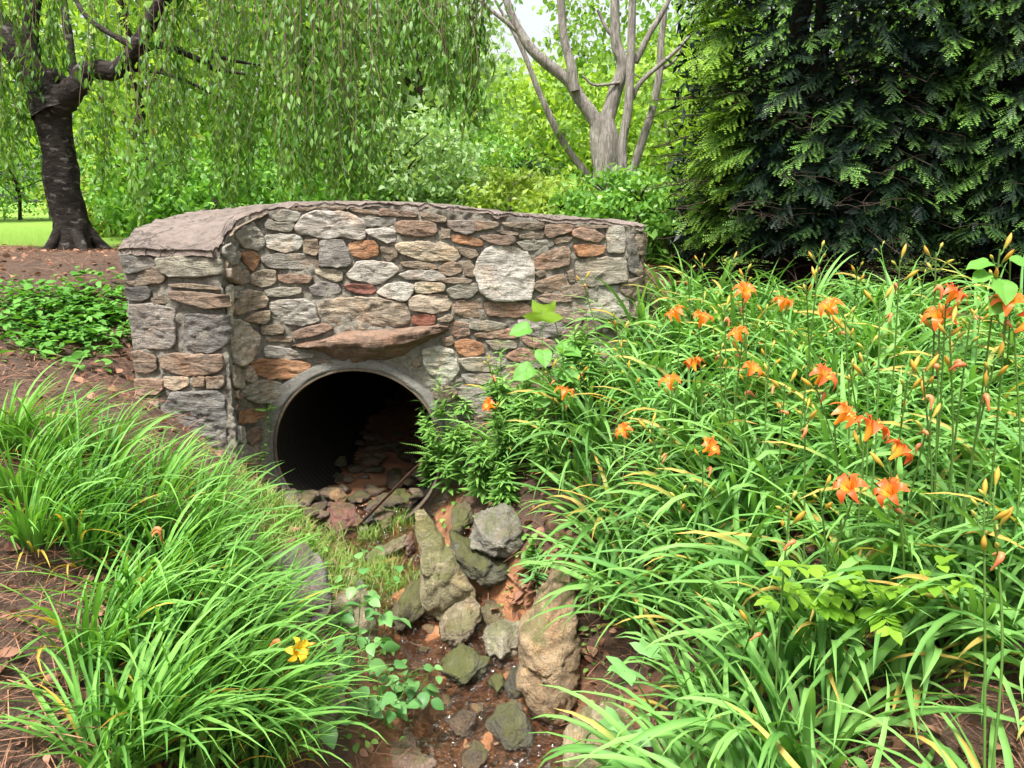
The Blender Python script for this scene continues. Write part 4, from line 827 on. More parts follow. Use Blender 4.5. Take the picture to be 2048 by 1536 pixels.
for i, (px, py, Y, nb, wl) in enumerate(BUDST):
    tip = at(px, py, Y); c = nearest(tip[0]+.1, tip[1]+.12); b = np.array(c.location)*.6+np.array([tip[0]+.12, tip[1]+.1, 0])*.4; b[2] = float(ground(b[0], b[1])); stalk(c, b, tip, 170+i, None, nb, wl)
# extra budding stalks spread through the bank
for i in range(14):
    c = clumps[r.integers(0, len(clumps))]; b = np.array(c.location); 
    if b[1] < 1.7: continue
    stalk(c, b, b+np.array([r.normal(-.1, .1), r.normal(-.1, .1), r.uniform(.5, .75)]), 260+i, None, int(r.integers(2, 5)), int(r.integers(0, 2)))
# left bank: fine leaved clumps leaning over the stream
LPX = [(110,935,.85),(215,930,.65),(50,1010,.75),(320,985,.62),(415,1010,.55),(190,1030,.85),(300,1075,.8),(410,1100,.78),(170,1120,.75),(340,1180,.9),(450,1200,.8),(290,1240,.9),(400,1300,.95),(500,1310,.8),(340,1380,1.0),(450,1430,.95),(300,1490,1.0),(410,1530,1.0),(540,1450,.75),(520,1540,.8),(230,1550,.9),(20,900,.7),(70,1090,.75),(190,1330,.85)]
LLAB = {3:'fine leaved daylily clump against the foot of the dark end of the wall',0:'daylily clump with a few yellow leaves at the left edge under the green plants',9:'daylily clump carrying one drooping wilted orange bloom',13:'daylily clump carrying a single open yellow bloom over the stream',16:'daylily clump beside the bare mulch in the lower left corner'}
for i, (px, py, s) in enumerate(LPX):
    p = hit(px, py); c = empty('daylily_clump', tuple(p)); put('foliage', LV[i % 5], c, (0, 0, 0), (0, 0, r.normal(-.05, .35)), s*.95)
    tag(c, LLAB.get(i, 'fine leaved daylily clump without bloom leaning over the left stream bank'), 'daylily', 'daylilies along the left bank')
    if i == 9:
        t = at(316, 1072, p[1]-.3); st = stalk(c, p, t, 501, None, 0, 2)
    if i == 13:
        t = at(580, 1300, p[1]-.42); stalk(c, p-np.array([0, .2, 0]), t, 502, FY, 1, 1, nrm(np.array([.75, -.5, .3])))
# broad leaved clump beside the right wall end
p = at(1290, 640, 5.0); p[2] = float(ground(p[0], p[1])); c = empty('daylily_clump', tuple(p)); put('foliage', lily_mesh(26, 399, .5, .8, .025, .06, .2, 1.2), c, (0, 0, 0), (0, 0, 0), 1.0)
tag(c, 'upright strap leaved clump growing at the right hand end of the stone wall', 'daylily')

# ------------------------------------------------------------------ other plants
L_WEED = leaf([(0, .015), (.2, .1), (.5, .125), (.8, .06), (1, .004)], .25, .3)
def stem_leaves(mb, C, n, tmpl, size, r, mat=1, t0=.1, pitch=.9, whorl=1, taper=.5, jit=.15, pet=0.0):
    T = nrm(np.gradient(C, axis=0)); i = np.linspace(t0*(len(C)-1), len(C)-1, n); k = np.clip(i.astype(int), 0, len(C)-1); P = np.repeat(C[k], whorl, 0); D = np.repeat(T[k], whorl, 0)
    a = (np.repeat(np.arange(n)*2.4, whorl)+np.tile(np.arange(whorl)*2*np.pi/whorl, n))+r.normal(0, jit, n*whorl)
    A = nrm(np.cross(D, np.array([.3, .9, .1]))); B = np.cross(D, A); S = A*np.cos(a)[:, None]+B*np.sin(a)[:, None]
    pt = pitch+r.normal(0, jit, len(a)); d = S*np.sin(pt)[:, None]+D*np.cos(pt)[:, None]; tt = np.repeat(np.linspace(0, 1, n), whorl)
    sz = size*(1-taper*tt)*r.uniform(.8, 1.15, len(a)); scatter(mb, tmpl[0], tmpl[1], frames(d, D+1e-3), P+d*pet, sz, r.random(len(a))*.5+.5*tt, mat)
def weed(base, h, seed, n=16, size=.11, tmpl=L_NARROW, lean=(0, 0), side=2, whorl=2, name='leafy_weed', mats=('stem', 'weed')):
    r = np.random.default_rng(seed); mb = MB(); base = np.array(base); top = base+np.array([lean[0], lean[1], h])
    C = tube(mb, [base, (base+top)/2+r.normal(0, .02, 3), top], [.004, .0035, .0015], 30, 5); stem_leaves(mb, C, n, tmpl, size, r, 1, .12, 1.05, whorl)
    for k in range(side):
        j = int(r.uniform(6, 20)); a = r.uniform(0, 6.28); e = C[j]+np.array([math.cos(a)*.3, math.sin(a)*.3, .55])*h*.4*r.uniform(.6, 1)
        D = tube(mb, [C[j], (C[j]+e)/2+np.array([0, 0, -.01]), e], [.003, .002, .001], 14, 4); stem_leaves(mb, D, int(n*.6), tmpl, size*.8, r, 1, .2, 1.0, whorl)
    return obj(name, mb, [M[m] for m in mats], None, tuple(base))
WD = [(930,985,.55,'leafy weed with narrow leaves rising at the right of the pipe mouth'),(985,960,.80,'tallest narrow leaved weed standing in front of the wall, top near a pale stone'),(1020,985,.5,'bushy narrow leaved weed above the pale grey layered stone'),(900,960,.45,'weed with pale narrow leaves reaching into the dark pipe mouth'),(1060,930,.5,'narrow leaved weed below the frilled orange bloom'),(960,1000,.35,'low whorled weed between the pipe and the mossy boulders'),
 (1150,860,.62,'slender weed standing before the lower wall, left of its right end'),(1185,840,.6,'slender weed just right of the big lobed leaf'),(880,930,.3,'short weed leaning over the edge of the pipe'),(1000,1030,.3,'low weed growing over the moss covered stones'),(1090,985,.4,'weed with narrow leaves among the leftmost bank lilies'),(945,925,.5,'weed with narrow leaves close to the wall beside the pipe'),(1035,900,.55,'weed in front of the wall below the lobed leaf'),(870,985,.28,'small weed at the end of the reddish board'),(915,930,.5,'narrow leaved weed hiding the right side of the pipe rim'),(890,965,.38,'pale weed drooping over the right edge of the culvert mouth'),(975,1000,.45,'dense narrow leaved weed behind the mossy grey stone'),(1010,940,.65,'narrow leaved weed rising before the lower wall stones'),(1070,960,.5,'weed below and right of the frilled orange bloom'),(1120,900,.6,'weed under the bright lobed leaf, near the wall'),(893,985,.62,'tall pale weed leaning left across the lower right rim of the pipe'),(905,1000,.5,'bushy weed between the pipe rim and the mossy grey stone'),(925,965,.72,'upright weed covering the collar at the right of the pipe')]
for i, (px, py, h, lab) in enumerate(WD):
    p = hit(px, py); tag(weed(p, h*1.12, 600+i, 22, .14, L_WEED, ((-.16 if i >= len(WD)-3 else r.normal(-.03, .05)), -.06), 5 if h < .6 else 4, 3 if i in (5, 2) else 2), lab, 'weed', 'weeds right of the culvert')
# creeper down the collar of the pipe
p = at(530, 1010, 4.85); mb = MB(); C = tube(mb, [at(540, 815, 4.9), at(530, 900, 4.84), at(522, 960, 4.82), p], [.002]*4, 30, 4); stem_leaves(mb, C, 26, L_OVAL, .035, r, 1, 0, 1.3, 2, 0)
C = at(535, 820, 4.88); scatter(mb, *L_NARROW, frames(rdir(10)*np.array([1, 1, .4])+np.array([0, -.2, .3]), rdir(10)), np.repeat(C[None], 10, 0), .09, r.random(10), 1); tag(obj('creeper', mb, [M['stem'], M['weed']], None, tuple(p)), 'thin creeper with tiny leaves hanging on the mortar beside the pipe', 'creeper')
# jewelweed: thin stalks with flat round leaves
JW = [(740,1330,.42,'jewelweed with round leaves standing at the left water edge'),(700,1260,.35,'jewelweed over the flat faced tan stone'),(800,1400,.28,'jewelweed hanging its round leaves over the red water'),(690,1420,.4,'jewelweed in front of the lower left lilies'),(640,1470,.35,'jewelweed at the bottom left of the stream'),(760,1460,.25,'low jewelweed nearest the bottom of the stream')]
for i, (px, py, h, lab) in enumerate(JW):
    p = hit(px, py); rr_ = np.random.default_rng(650+i); mb = MB(); 
    for q in range(4):
        b = p+np.append(rr_.normal(0, .05, 2), 0); t = b+np.array([rr_.normal(.06, .08), rr_.normal(-.03, .06), h*rr_.uniform(.6, 1.1)]); C = tube(mb, [b, (b+t)/2, t], [.003, .0025, .0015], 14, 5)
        n = 9; k = np.linspace(4, 13, n).astype(int); a = rr_.uniform(0, 6.28, n); d = np.stack([np.cos(a), np.sin(a), rr_.normal(.05, .2, n)], -1); e = C[k]+d*rr_.uniform(.03, .1, n)[:, None]
        for z in range(n): tube(mb, [C[k[z]], (C[k[z]]+e[z])/2+[0, 0, .01], e[z]], [.0012]*3, 4, 3, 0, cap=False)
        scatter(mb, *leaf([(0, .06), (.1, .24), (.32, .38), (.6, .36), (.82, .2), (1, .03)], .3, .25), frames(d+np.array([0, 0, -.2]), np.array([0, 0, 1.0])+rr_.normal(0, .45, (n, 3))), e, rr_.uniform(.04, .085, n), rr_.random(n), 1)
    tag(obj('jewelweed', mb, [M['stem'], M['jewel']], None, tuple(p)), lab, 'jewelweed', 'jewelweeds at the water')
# tulip poplar seedlings with big lobed leaves
def lobed_seedling(base, leaves, lab, mat='tulip', tmpl=L_TULIP, name='poplar_seedling'):
    base = np.array(base); mb = MB(); top = max((l[0] for l in leaves), key=lambda q: q[2]); C = tube(mb, [base, base*.5+top*.5+np.array([.01, 0, 0]), top], [.005, .004, .002], 16, 5)
    for tip, size, d, nn in leaves:
        k = np.argmin(np.abs(C[:, 2]-(tip[2]-.06))); tube(mb, [C[k], (C[k]+tip)/2+[0, 0, .01], tip], [.0018]*3, 6, 4)
        scatter(mb, *tmpl, frames(np.array([d], float), np.array([nn], float)), np.array([tip]), size, np.array([.7]), 1)
    return tag(obj(name, mb, [M['stem'], M[mat]], None, tuple(base)), lab, 'seedling')
b = hit(1080, 930)
lobed_seedling(b, [(at(1085, 642, 4.45), .155, (.05, -.1, .9), (.1, -1, .35))], 'poplar seedling with bright yellow green lobed leaf shining before the wall')
b = hit(1110, 950); lobed_seedling(b, [(at(1118, 690, 4.4), .15, (.9, -.5, -.25), (.1, -.6, .8)), (at(1060, 655, 4.4), .13, (-.9, -.3, -.15), (0, -.6, .8)), (at(1120, 735, 4.35), .15, (.75, -.6, -.4), (0, -.7, .7)), (at(1065, 735, 4.35), .14, (-.8, -.4, -.35), (0, -.7, .7)), (at(1085, 700, 4.3), .12, (.1, -.7, -.5), (0, -.8, .6)), (at(1095, 790, 4.3), .13, (-.6, -.7, -.3), (0, -.7, .7))], 'seedling with large soft green leaves below the bright lobed leaf', 'broad', L_BROAD, 'broadleaf_seedling')
b = hit(1330, 1480)
lobed_seedling(b, [(at(1255, 1335, b[1]-.1), .11, (-.3, -.6, .1), (0, -.5, .8)), (at(1290, 1310, b[1]), .09, (.3, .5, .2), (0, -.5, .8)), (at(1275, 1460, b[1]-.12), .10, (.2, -.7, -.3), (0, -.8, .6)), (at(1240, 1440, b[1]-.12), .09, (-.7, -.4, -.3), (0, -.8, .6)), (at(1340, 1455, b[1]-.05), .08, (.7, -.4, -.3), (0, -.8, .6))], 'seedling with broad blue green lobed leaves over the pale tan boulder', 'jewel')
b = hit(1415, 1535, 0)
lobed_seedling(b, [(at(1415, 1530, b[1]-.1), .09, (.4, -.5, .2), (0, -.6, .8)), (at(1390, 1535, b[1]-.1), .08, (-.7, -.5, .1), (0, -.6, .8))], 'small seedling with light green leaves at the bottom edge of the photo', 'weed', L_BROAD)
# rough leaved plants
b = hit(1400, 1180); lobed_seedling(b, [(at(1395, 1125, b[1]-.05), .12, (-.4, -.3, .7), (0, -1, .4)), (at(1420, 1130, b[1]-.05), .1, (.7, -.3, -.1), (0, -.9, .5)), (at(1330, 1200, b[1]-.1), .1, (.6, -.5, -.2), (0, -.7, .7))], 'dark green lobed leaf plant among the bank lilies', 'weed', L_MAPLE, 'broadleaf_seedling')
b = hit(2010, 760); lobed_seedling(b, [(at(2003, 560, 2.2), .085, (-.1, -.6, -.5), (0, -.8, .6)), (at(1980, 525, 2.2), .07, (-.9, -.1, -.1), (0, -.3, .9)), (at(2020, 520, 2.2), .07, (.8, -.3, -.1), (0, -.4, .9)), (at(1975, 545, 2.2), .06, (-.8, -.4, -.3), (0, -.5, .9)), (at(2000, 600, 2.2), .06, (-.5, -.4, -.5), (0, -.8, .6))], 'tall plant with broad soft leaves before dark shade at the right edge', 'broad', L_BROAD, 'broadleaf_weed')
# locust sapling: pinnate fronds held level
def pinnate(mb, P, n, size, r, mat=1, droop=.2):
    P = np.asarray(P); C = tube(mb, P, [.002, .0015, .001], 16, 4); T = nrm(np.gradient(C, axis=0)); k = np.linspace(3, 15, n).astype(int)
    for s in (-1, 1):
        S = nrm(np.cross(T[k], np.array([0, 0, 1.0])))*s; d = S+T[k]*.35+np.array([0, 0, -droop]); scatter(mb, *L_OVAL, frames(d, np.array([0, 0, 1.0])+r.normal(0, .2, (n, 3))), C[k], size*r.uniform(.8, 1.1, n), r.random(n), mat)
    scatter(mb, *L_OVAL, frames(T[-1:], np.array([[0, 0, 1.0]])), C[-1:], size, np.array([.6]), mat)
b = hit(1690, 1420); mb = MB(); t = at(1725, 1190, b[1]-.05); C = tube(mb, [b, (b+t)/2+[.02, 0, 0], t], [.004, .003, .002], 14, 5)
for q in [(1560,1130),(1545,1200),(1570,1165),(1880,1130),(1905,1170),(1890,1195),(1640,1215),(1780,1255),(1700,1125),(1820,1205)]:
    e = at(q[0], q[1], b[1]-.05+r.normal(-.05, .09)); k = C[r.integers(8, 14)]; pinnate(mb, [k, (k+e)/2+[0, 0, .03], e], 6, .062, r, 1, .1)
tag(obj('locust_sapling', mb, [M['stem'], M['locust']], None, tuple(b)), 'locust sapling with level yellow green pinnate leaves over the foreground lilies', 'sapling')
# fern at the pipe mouth
b = hit(905, 965); mb = MB()
for q in [(800,885),(810,905),(830,870),(860,850),(880,930)]:
    e = at(q[0], q[1], b[1]-.25+r.normal(0, .04)); P = [b, (b+e)/2+[0, 0, .10], e]; C = tube(mb, P, [.0022, .0018, .001], 26, 4); T = nrm(np.gradient(C, axis=0)); k = np.arange(5, 26)
    for s in (-1, 1):
        S = nrm(np.cross(T[k], np.array([0, .3, 1.0])))*s; scatter(mb, *L_NARROW, frames(S+T[k]*.3, np.array([0, -.4, 1.0])), C[k], np.interp(np.arange(21), [0, 8, 20], [.04, .06, .012]), r.random(21), 1)
tag(obj('fern', mb, [M['stem'], M['weed']], None, tuple(b)), 'pale green fern fronds reaching across the dark culvert mouth', 'fern')
# thistle like plant by the boulder
b = hit(1075, 1170); tag(weed(b, .2, 690, 12, .11, L_NARROW, (0, -.05), 0, 3, 'thistle', ('stem', 'jewel')), 'small grey green spiky plant hanging over the dark mossy boulder', 'thistle')
b = hit(1075, 1130); tag(weed(b, .18, 691, 8, .09, L_ROUND, (-.03, -.05), 1, 2, 'leafy_weed', ('stem', 'weed')), 'small round leaved weed beside the pale grey layered stone', 'weed')
for i, (px, py, lab) in enumerate([(500,1060,'low round leaved weed on the grass left of the pipe rim'),(620,1120,'low leafy weed in the stream grass by the rusty tan block'),(1180,1180,'round leaved weed behind the tall tan boulder'),(1215,1120,'leafy weed under arching lily leaves'),(1100,1440,'round leaved weed by the foot of the tall tan boulder')]):
    b = hit(px, py); tag(weed(b, .15, 700+i, 7, .06, L_ROUND, (0, -.02), 2, 2), lab, 'weed')
# grasses and seedlings in the stream (nobody could count them)
def tufts(px0, n, Lr, Wd, seed, sprd):
    r = np.random.default_rng(seed); mb = MB()
    for (px, py, k) in px0:
        p = hit(px, py); m = int(n*k); q = p+np.column_stack([r.normal(0, sprd*k, m), r.normal(0, sprd*k, m), np.zeros(m)]); q[:, 2] = ground(q[:, 0], q[:, 1])-.01
        blades(mb, m, q, r.uniform(Lr*.5, Lr, m), np.full(m, Wd), r.uniform(0, 6.28, m), np.abs(r.normal(.3, .25, m)), r.uniform(.4, 1.5, m), r, 5, .2, 0, None, np.repeat((r.random(m) < .22)[:, None], 6, 1)*.8)
    return mb
mb = tufts([(520,1000,1),(470,1050,1),(570,1080,1.2),(620,1100,1.2),(680,1130,1),(720,1160,1),(560,1120,1),(640,1150,1),(760,1150,.8),(790,1180,.8),(800,1050,.8),(745,1080,.5),(700,1190,1),(500,1120,1),(600,1050,.8),(660,1085,.7),(560,1030,.6)], 230, .17, .0042, 5, .08)
tag(obj('stream_grass', mb, M['grass']), 'thin light green grass growing in the upper streambed', 'grass', None, 'stuff')
mb = MB(); n = 700; pts = []
r2 = np.random.default_rng(77)
while len(pts) < n:
    y = r2.uniform(2.2, 4.9); x = np.interp(y, CY, CXX)+np.interp(y, HY, HW)*r2.choice([-1, 1])*r2.uniform(.9, 2.2)
    pts.append((x, y, float(ground(x, y))+r2.uniform(.01, .06)))
P = np.array(pts); d = rdir(n, r2)*np.array([1, 1, .3]); scatter(mb, *L_OVAL, frames(d, np.array([0, 0, 1.0])+r2.normal(0, .3, (n, 3))), P, r2.uniform(.02, .055, n), r2.random(n))
tag(obj('seedling_cover', mb, M['weed']), 'scattered tiny green seedlings on the stream banks', 'ground cover', None, 'stuff')
# green undergrowth on the left slope
mb = MB(); n = 0; r2 = np.random.default_rng(31); P = []
for px, py, k in [(20,640,26),(90,630,34),(160,625,34),(215,650,26),(60,675,26),(130,665,34),(30,705,18),(110,705,20),(190,620,26),(225,600,20),(170,680,22),(20,600,12),(200,700,14),(75,600,12)]:
    p = hit(px, py); q = p+np.column_stack([r2.normal(0, .13, k), r2.normal(0, .13, k), np.zeros(k)]); q[:, 2] = ground(q[:, 0], q[:, 1])+r2.uniform(.01, .12, k); P.append(q)
P = np.concatenate(P)
for s in range(6): 
    a = r2.uniform(0, 6.28, len(P)); d = np.stack([np.cos(a), np.sin(a), r2.normal(0, .25, len(P))], -1); scatter(mb, *L_OVAL, frames(d, np.array([0, 0, 1.0])+r2.normal(0, .3, (len(P), 3))), P+d*.01+r2.normal(0, .02, (len(P), 3)), r2.uniform(.03, .08, len(P)), r2.random(len(P)))
tag(obj('undergrowth', mb, M['broad']), 'low leafy green undergrowth on the slope below the mulch', 'undergrowth', None, 'stuff')
# fallen leaves and pine straw
def litter(n, seed):
    r = np.random.default_rng(seed); out_ = []
    while len(out_) < n:
        y = r.uniform(1.2, 8.2); x = r.uniform(-.85, .85)*y; e = abs(x-np.interp(y, CY, CXX))-np.interp(y, HY, HW)
        if e < .02 or -2.5 < x < 1.0 and 4.5 < y < 6.3: continue
        out_.append((x, y))
    P = np.array(out_); return np.column_stack([P, ground(P[:, 0], P[:, 1])]), r
P, r2 = litter(26000, 3); mb = MB(); n = len(P); a = r2.uniform(0, 6.28, n); d = np.stack([np.cos(a), np.sin(a), r2.normal(.02, .15, n)], -1)
NV = np.array([[-.011, 0, 0], [.011, 0, 0], [.014, .5, .03], [-.007, .5, .03], [.012, 1, -.02], [-.004, 1, -.02]]); NF = np.array([[0, 1, 2, 3], [3, 2, 4, 5]])
scatter(mb, NV, NF, frames(d, np.array([0, 0, 1.0])+r2.normal(0, .2, (n, 3))), P+np.array([0, 0, .012])+r2.uniform(0, .012, n)[:, None]*np.array([0, 0, 1]), r2.uniform(.06, .16, n), r2.random(n))
tag(obj('pine_straw', mb, M['straw']), 'reddish brown pine straw strewn over both banks', 'pine straw', None, 'stuff')
P, r2 = litter(3200, 4); mb = MB(); n = len(P); LD = leaf([(0, .06), (.2, .3), (.45, .38), (.75, .25), (1, .02)], .35, .3)
scatter(mb, *LD, frames(rdir(n, r2)*np.array([1, 1, .35]), np.array([0, 0, 1.0])+r2.normal(0, .45, (n, 3))), P+[0, 0, .018], r2.uniform(.022, .06, n), r2.random(n))
Q = []
for px, py, k in [(1090,1195,70),(1060,1180,40),(1130,1230,40),(1170,1120,60),(1120,1090,40),(690,1030,25),(640,1060,20),(1160,1330,25),(1040,1200,30),(1140,1170,40),(880,1010,20),(1200,1040,30)]:
    p = hit(px, py); q = p+np.column_stack([r2.normal(0, .07, k), r2.normal(0, .07, k), np.zeros(k)]); q[:, 2] = ground(q[:, 0], q[:, 1])+r2.uniform(.01, .05, k); Q.append(q)
Q = np.concatenate(Q); Q = Q[Q[:, 1] < 5.0]; n = len(Q); scatter(mb, *LD, frames(rdir(n, r2)*np.array([1, 1, .5]), np.array([0, 0, 1.0])+r2.normal(0, .6, (n, 3))), Q, r2.uniform(.04, .08, n), r2.random(n))
tag(obj('leaf_litter', mb, M['dryleaf']), 'dry reddish brown fallen leaves on the banks', 'fallen leaves', None, 'stuff')
# twigs
mb = MB(); r2 = np.random.default_rng(9)
for i in range(60):
    y = r2.uniform(2, 6); x = r2.uniform(-.8, .75)*y
    if -2.5 < x < 1 and y > 4.4: continue
    z = float(ground(x, y))+.02; a = r2.uniform(0, 6.28); l = r2.uniform(.1, .4); e = np.array([math.cos(a)*l, math.sin(a)*l, 0]); b = np.array([x, y, z]); q = b+e; q[2] = float(ground(q[0], q[1]))+.03
    tube(mb, [b, (b+q)/2+r2.normal(0, .015, 3), q], [.003, .0025, .0015], 7, 4)
tag(obj('twig_litter', mb, M['twig']), 'thin dry twigs lying about on the banks', 'twigs', None, 'stuff')
# ------------------------------------------------------------------ weeping cherry on the left
def weeping_cherry():
    b = hit(150, 503); Y = b[1]; root = empty('weeping_cherry_tree', tuple(b)); r = np.random.default_rng(5)
    tag(root, 'weeping cherry with dark rugged trunk and long hanging leafy branches behind the wall', 'tree')
    A = lambda x, y, d=0.0: at(x, y, Y+d)
    k = Y/1500.0; mb = MB()
    tube(mb, [b+np.array([0, 0, -.15]), A(152, 490), A(143, 440), A(128, 380), A(118, 310), A(108, 250), A(106, 205)], np.array([47, 38, 32, 30, 29, 31, 33])*k, 60, 40, 0, .22, 7, seed=3, cap=False)
    for q in range(5):   # root flare
        a = q*1.26+.4; tube(mb, [b+np.array([math.cos(a)*.1, math.sin(a)*.1, .22]), b+np.array([math.cos(a)*.24, math.sin(a)*.22, .05]), b+np.array([math.cos(a)*.42, math.sin(a)*.4, -.08])], [.06, .05, .02], 10, 10, 0, .15, 9)
    obj('trunk', mb, M['cherrybark'], root)
    LB = [([(108,225),(85,180),(60,140),(25,90),(-10,40),(-60,-40)],[40,28,26,24,21,18],0), ([(75,165),(62,110),(62,40),(75,-50)],[18,16,14,12],.2), ([(110,215),(140,185),(160,165),(168,146),(190,138),(225,142),(248,128),(270,95),(295,55),(318,10),(345,-50)],[30,24,20,17,16,16,15,14,13,11,9],-.1),
          ([(95,190),(105,150),(130,165)],[20,14,10],.1), ([(250,120),(305,92),(345,97),(395,118),(415,122),(430,112),(470,122),(520,130)],[7,7,7,6,5,4,3,2],.3), ([(412,120),(425,138),(450,142),(490,148)],[4,4,4,2],.3),
          ([(150,170),(135,60),(120,-40)],[8,7,5],.5), ([(270,95),(180,40),(140,-20)],[6,5,4],.8), ([(265,140),(330,148),(400,175),(480,225)],[3,3,3,2],.2)]
    for P, rad, d in LB:
        mb = MB(); n = len(P); tube(mb, [at(x, y, Y+d*j/n) for j, (x, y) in enumerate(P)], np.array(rad)*k, n*6, 14, 0, .18, 9, seed=n); obj('limb', mb, M['cherrybark'], root)
    # limbs arching above the picture carry the hanging shoots
    top = b[2]+2.75
    for ex, ey in ((-.3, -.6), (1.9, -.4), (3.4, -.5), (.8, .8), (-1.6, -.9), (2.6, .9)):
        mb = MB(); s = A(320, 5) if ex > 0 else A(-40, -10); e = np.array([b[0]+ex, Y+ey, top+r.uniform(-.1, .3)]); tube(mb, [s, (s+e)/2+np.array([0, 0, .35]), e], [.05, .04, .02], 20, 10, 0, .15, 9); obj('limb', mb, M['cherrybark'], root)
    mb = MB()
    # curtains: (pixel x range, distance range, lower end y range, how many)
    CU = [((-120, 60), (6.7, 7.9), (180, 440), 30), ((40, 230), (6.9, 8), (40, 240), 16), ((180, 420), (6.9, 8.2), (200, 440), 30), ((400, 560), (6.2, 7.8), (180, 430), 17), ((555, 760), (5.9, 6.9), (250, 412), 42), ((640, 720), (6.0, 6.6), (330, 405), 22), ((740, 800), (5.9, 6.6), (60, 420), 8),
          ((760, 870), (5.9, 6.8), (20, 150), 14), ((895, 965), (5.8, 6.2), (60, 275), 14), ((925, 960), (5.8, 6.1), (180, 275), 9), ((850, 900), (6, 6.6), (10, 90), 5), ((200, 560), (7.5, 8.6), (250, 450), 24), ((230, 320), (6.3, 7), (380, 470), 7)]
    for (x0, x1), (y0, y1), (e0, e1), n in CU:
        for i in range(n):
            px = (r.uniform(x0, x1) if i % 5 == 0 else px+r.normal(0, 9)); Yd = r.uniform(y0, y1); lo = r.uniform(e0, e1)*.45+max(r.uniform(e0, e1), r.uniform(e0, e1))*.55
            t = at(px+r.normal(0, 22), -60-r.uniform(0, 160), Yd); e = at(px+r.normal(8, 14), lo, Yd+r.normal(0, .08)); m1 = t*.6+e*.4+r.normal(0, .05, 3)*np.array([1.4, 1.4, .3]); m2 = t*.25+e*.75+r.normal(0, .06, 3)*np.array([1, 1, .3])
            C = tube(mb, [t, m1, m2, e], [.0045, .0034, .0025, .0012], 36, 4, 0, cap=False, tint=.3); Ln = np.linalg.norm(t-e); nl = max(6, int(Ln/.048)); kk = np.linspace(2, 35, nl); P = np.stack([np.interp(kk, np.arange(36), C[:, q]) for q in range(3)], -1)
            bare = r.random() < .22; keep = r.random(nl) < (np.where(np.arange(nl) < nl*.6, .12, .95) if bare else np.where(np.arange(nl) < nl*.15, .6, .93)); P = P[keep]; m = len(P)
            if m == 0: continue
            a = np.arange(m)*2.3+r.uniform(0, 6)+r.normal(0, .5, m); sd = np.stack([np.cos(a), np.sin(a), np.zeros(m)], -1); dv = sd*r.uniform(.3, 1.5, m)[:, None]+np.array([0, 0, -1.0]); hn = sd*.8+np.array([0, 0, .6])+r.normal(0, .5, (m, 3))
            scatter(mb, *L_LANCE, frames(dv, hn), P+sd*.012, r.uniform(.052, .095, m), r.random(m), 1, np.where(r.random(m) < .003, .9, 0))
            # short side shoots
            for q in range(r.integers(2, 6)):
                j = r.integers(8, 30); a0 = r.uniform(0, 6.28); l = r.uniform(.1, .28); e2 = C[j]+np.array([math.cos(a0)*.10, math.sin(a0)*.10, -l]); D = tube(mb, [C[j], C[j]+(e2-C[j])*.4+np.array([0, 0, .02]), e2], [.002, .0016, .001], 8, 3, 0, cap=False, tint=.3)
                m = int(l/.03)+2; P = D[np.linspace(1, 7, m).astype(int)]; a = r.uniform(0, 6.28, m); sd = np.stack([np.cos(a), np.sin(a), np.zeros(m)], -1); scatter(mb, *L_LANCE, frames(sd*.6+np.array([0, 0, -1.0]), sd*.8+np.array([0, 0, .6])), P, r.uniform(.05, .085, m), r.random(m), 1)
    # foliage above the picture, shading what lies below
    n = 3200; q = np.column_stack([r.uniform(-7.6, .2, n), r.uniform(5.6, 9.0, n), b[2]+2.35+r.random(n)*1.2]); dv = rdir(n, r)*.6+np.array([0, 0, -.8]); scatter(mb, *L_LANCE, frames(dv, rdir(n, r)+np.array([0, 0, .5])), q, r.uniform(.06, .095, n), r.random(n), 1)
    obj('crown', mb, [M['twig'], M['cherryleaf']], root)
weeping_cherry()

# ------------------------------------------------------------------ hemlocks on the right
def spray(seed, Ln=.40, k=11):
    r = np.random.default_rng(seed); V = []; F = []; t_ = []
    def needles(P, D, U, n, l, tb):
        S = nrm(np.cross(D, U))
        for i in range(n):
            f = i/max(n-1, 1); p = P+D*(Ln*0+l*f); 
            for s in (-1, 1):
                d = nrm(S*s+D*.45+U*r.normal(0, .12)); w = D*.0052; nl = .019*r.uniform(.7, 1.1)*(1-.35*f)
                b = len(V); V.extend([p-w, p+w, p+d*nl]); F.append([b, b+1, b+2]); t_.extend([min(1, tb+f*.55)]*3)
    ax = lambda t: np.array([0, t*Ln, -.28*Ln*t*t])
    for i in range(k):
        t = .12+.85*i/k; p = ax(t); D0 = nrm(ax(t+.05)-ax(t))
        for s in (-1, 1):
            t = t+r.normal(0, .02); p = ax(t); D = nrm(D0*r.uniform(.8, 1.3)+np.array([s, 0, 0])*r.uniform(.5, 1)+np.array([0, 0, -.15+r.normal(0, .16)])); l = .15*(1.02-min(t, 1))**.75*r.uniform(.45, 1.3)+.03
            needles(p, D, np.array([0, 0, 1.0]), max(4, int(l/.0125)), l, t*.45)
    needles(ax(.1), nrm(ax(.9)-ax(.1)), np.array([0, 0, 1.0]), 32, Ln*.92, .15)
    return np.array(V), np.array(F), np.array(t_)
SP = [spray(i) for i in range(4)]
def scatter_t(mb, S, Mx, T, sc, br, mat):
    V, F, t = S; N_ = len(T); W = np.einsum('nij,kj->nki', Mx, V)*sc[:, None, None]+T[:, None, :]; FF = (F[None]+(np.arange(N_)*len(V))[:, None, None]).reshape(-1, 3)
    mb.add(W, FF, mat, np.clip((t[None, :]-.25)*br[:, None]*1.35, 0, 1).ravel())
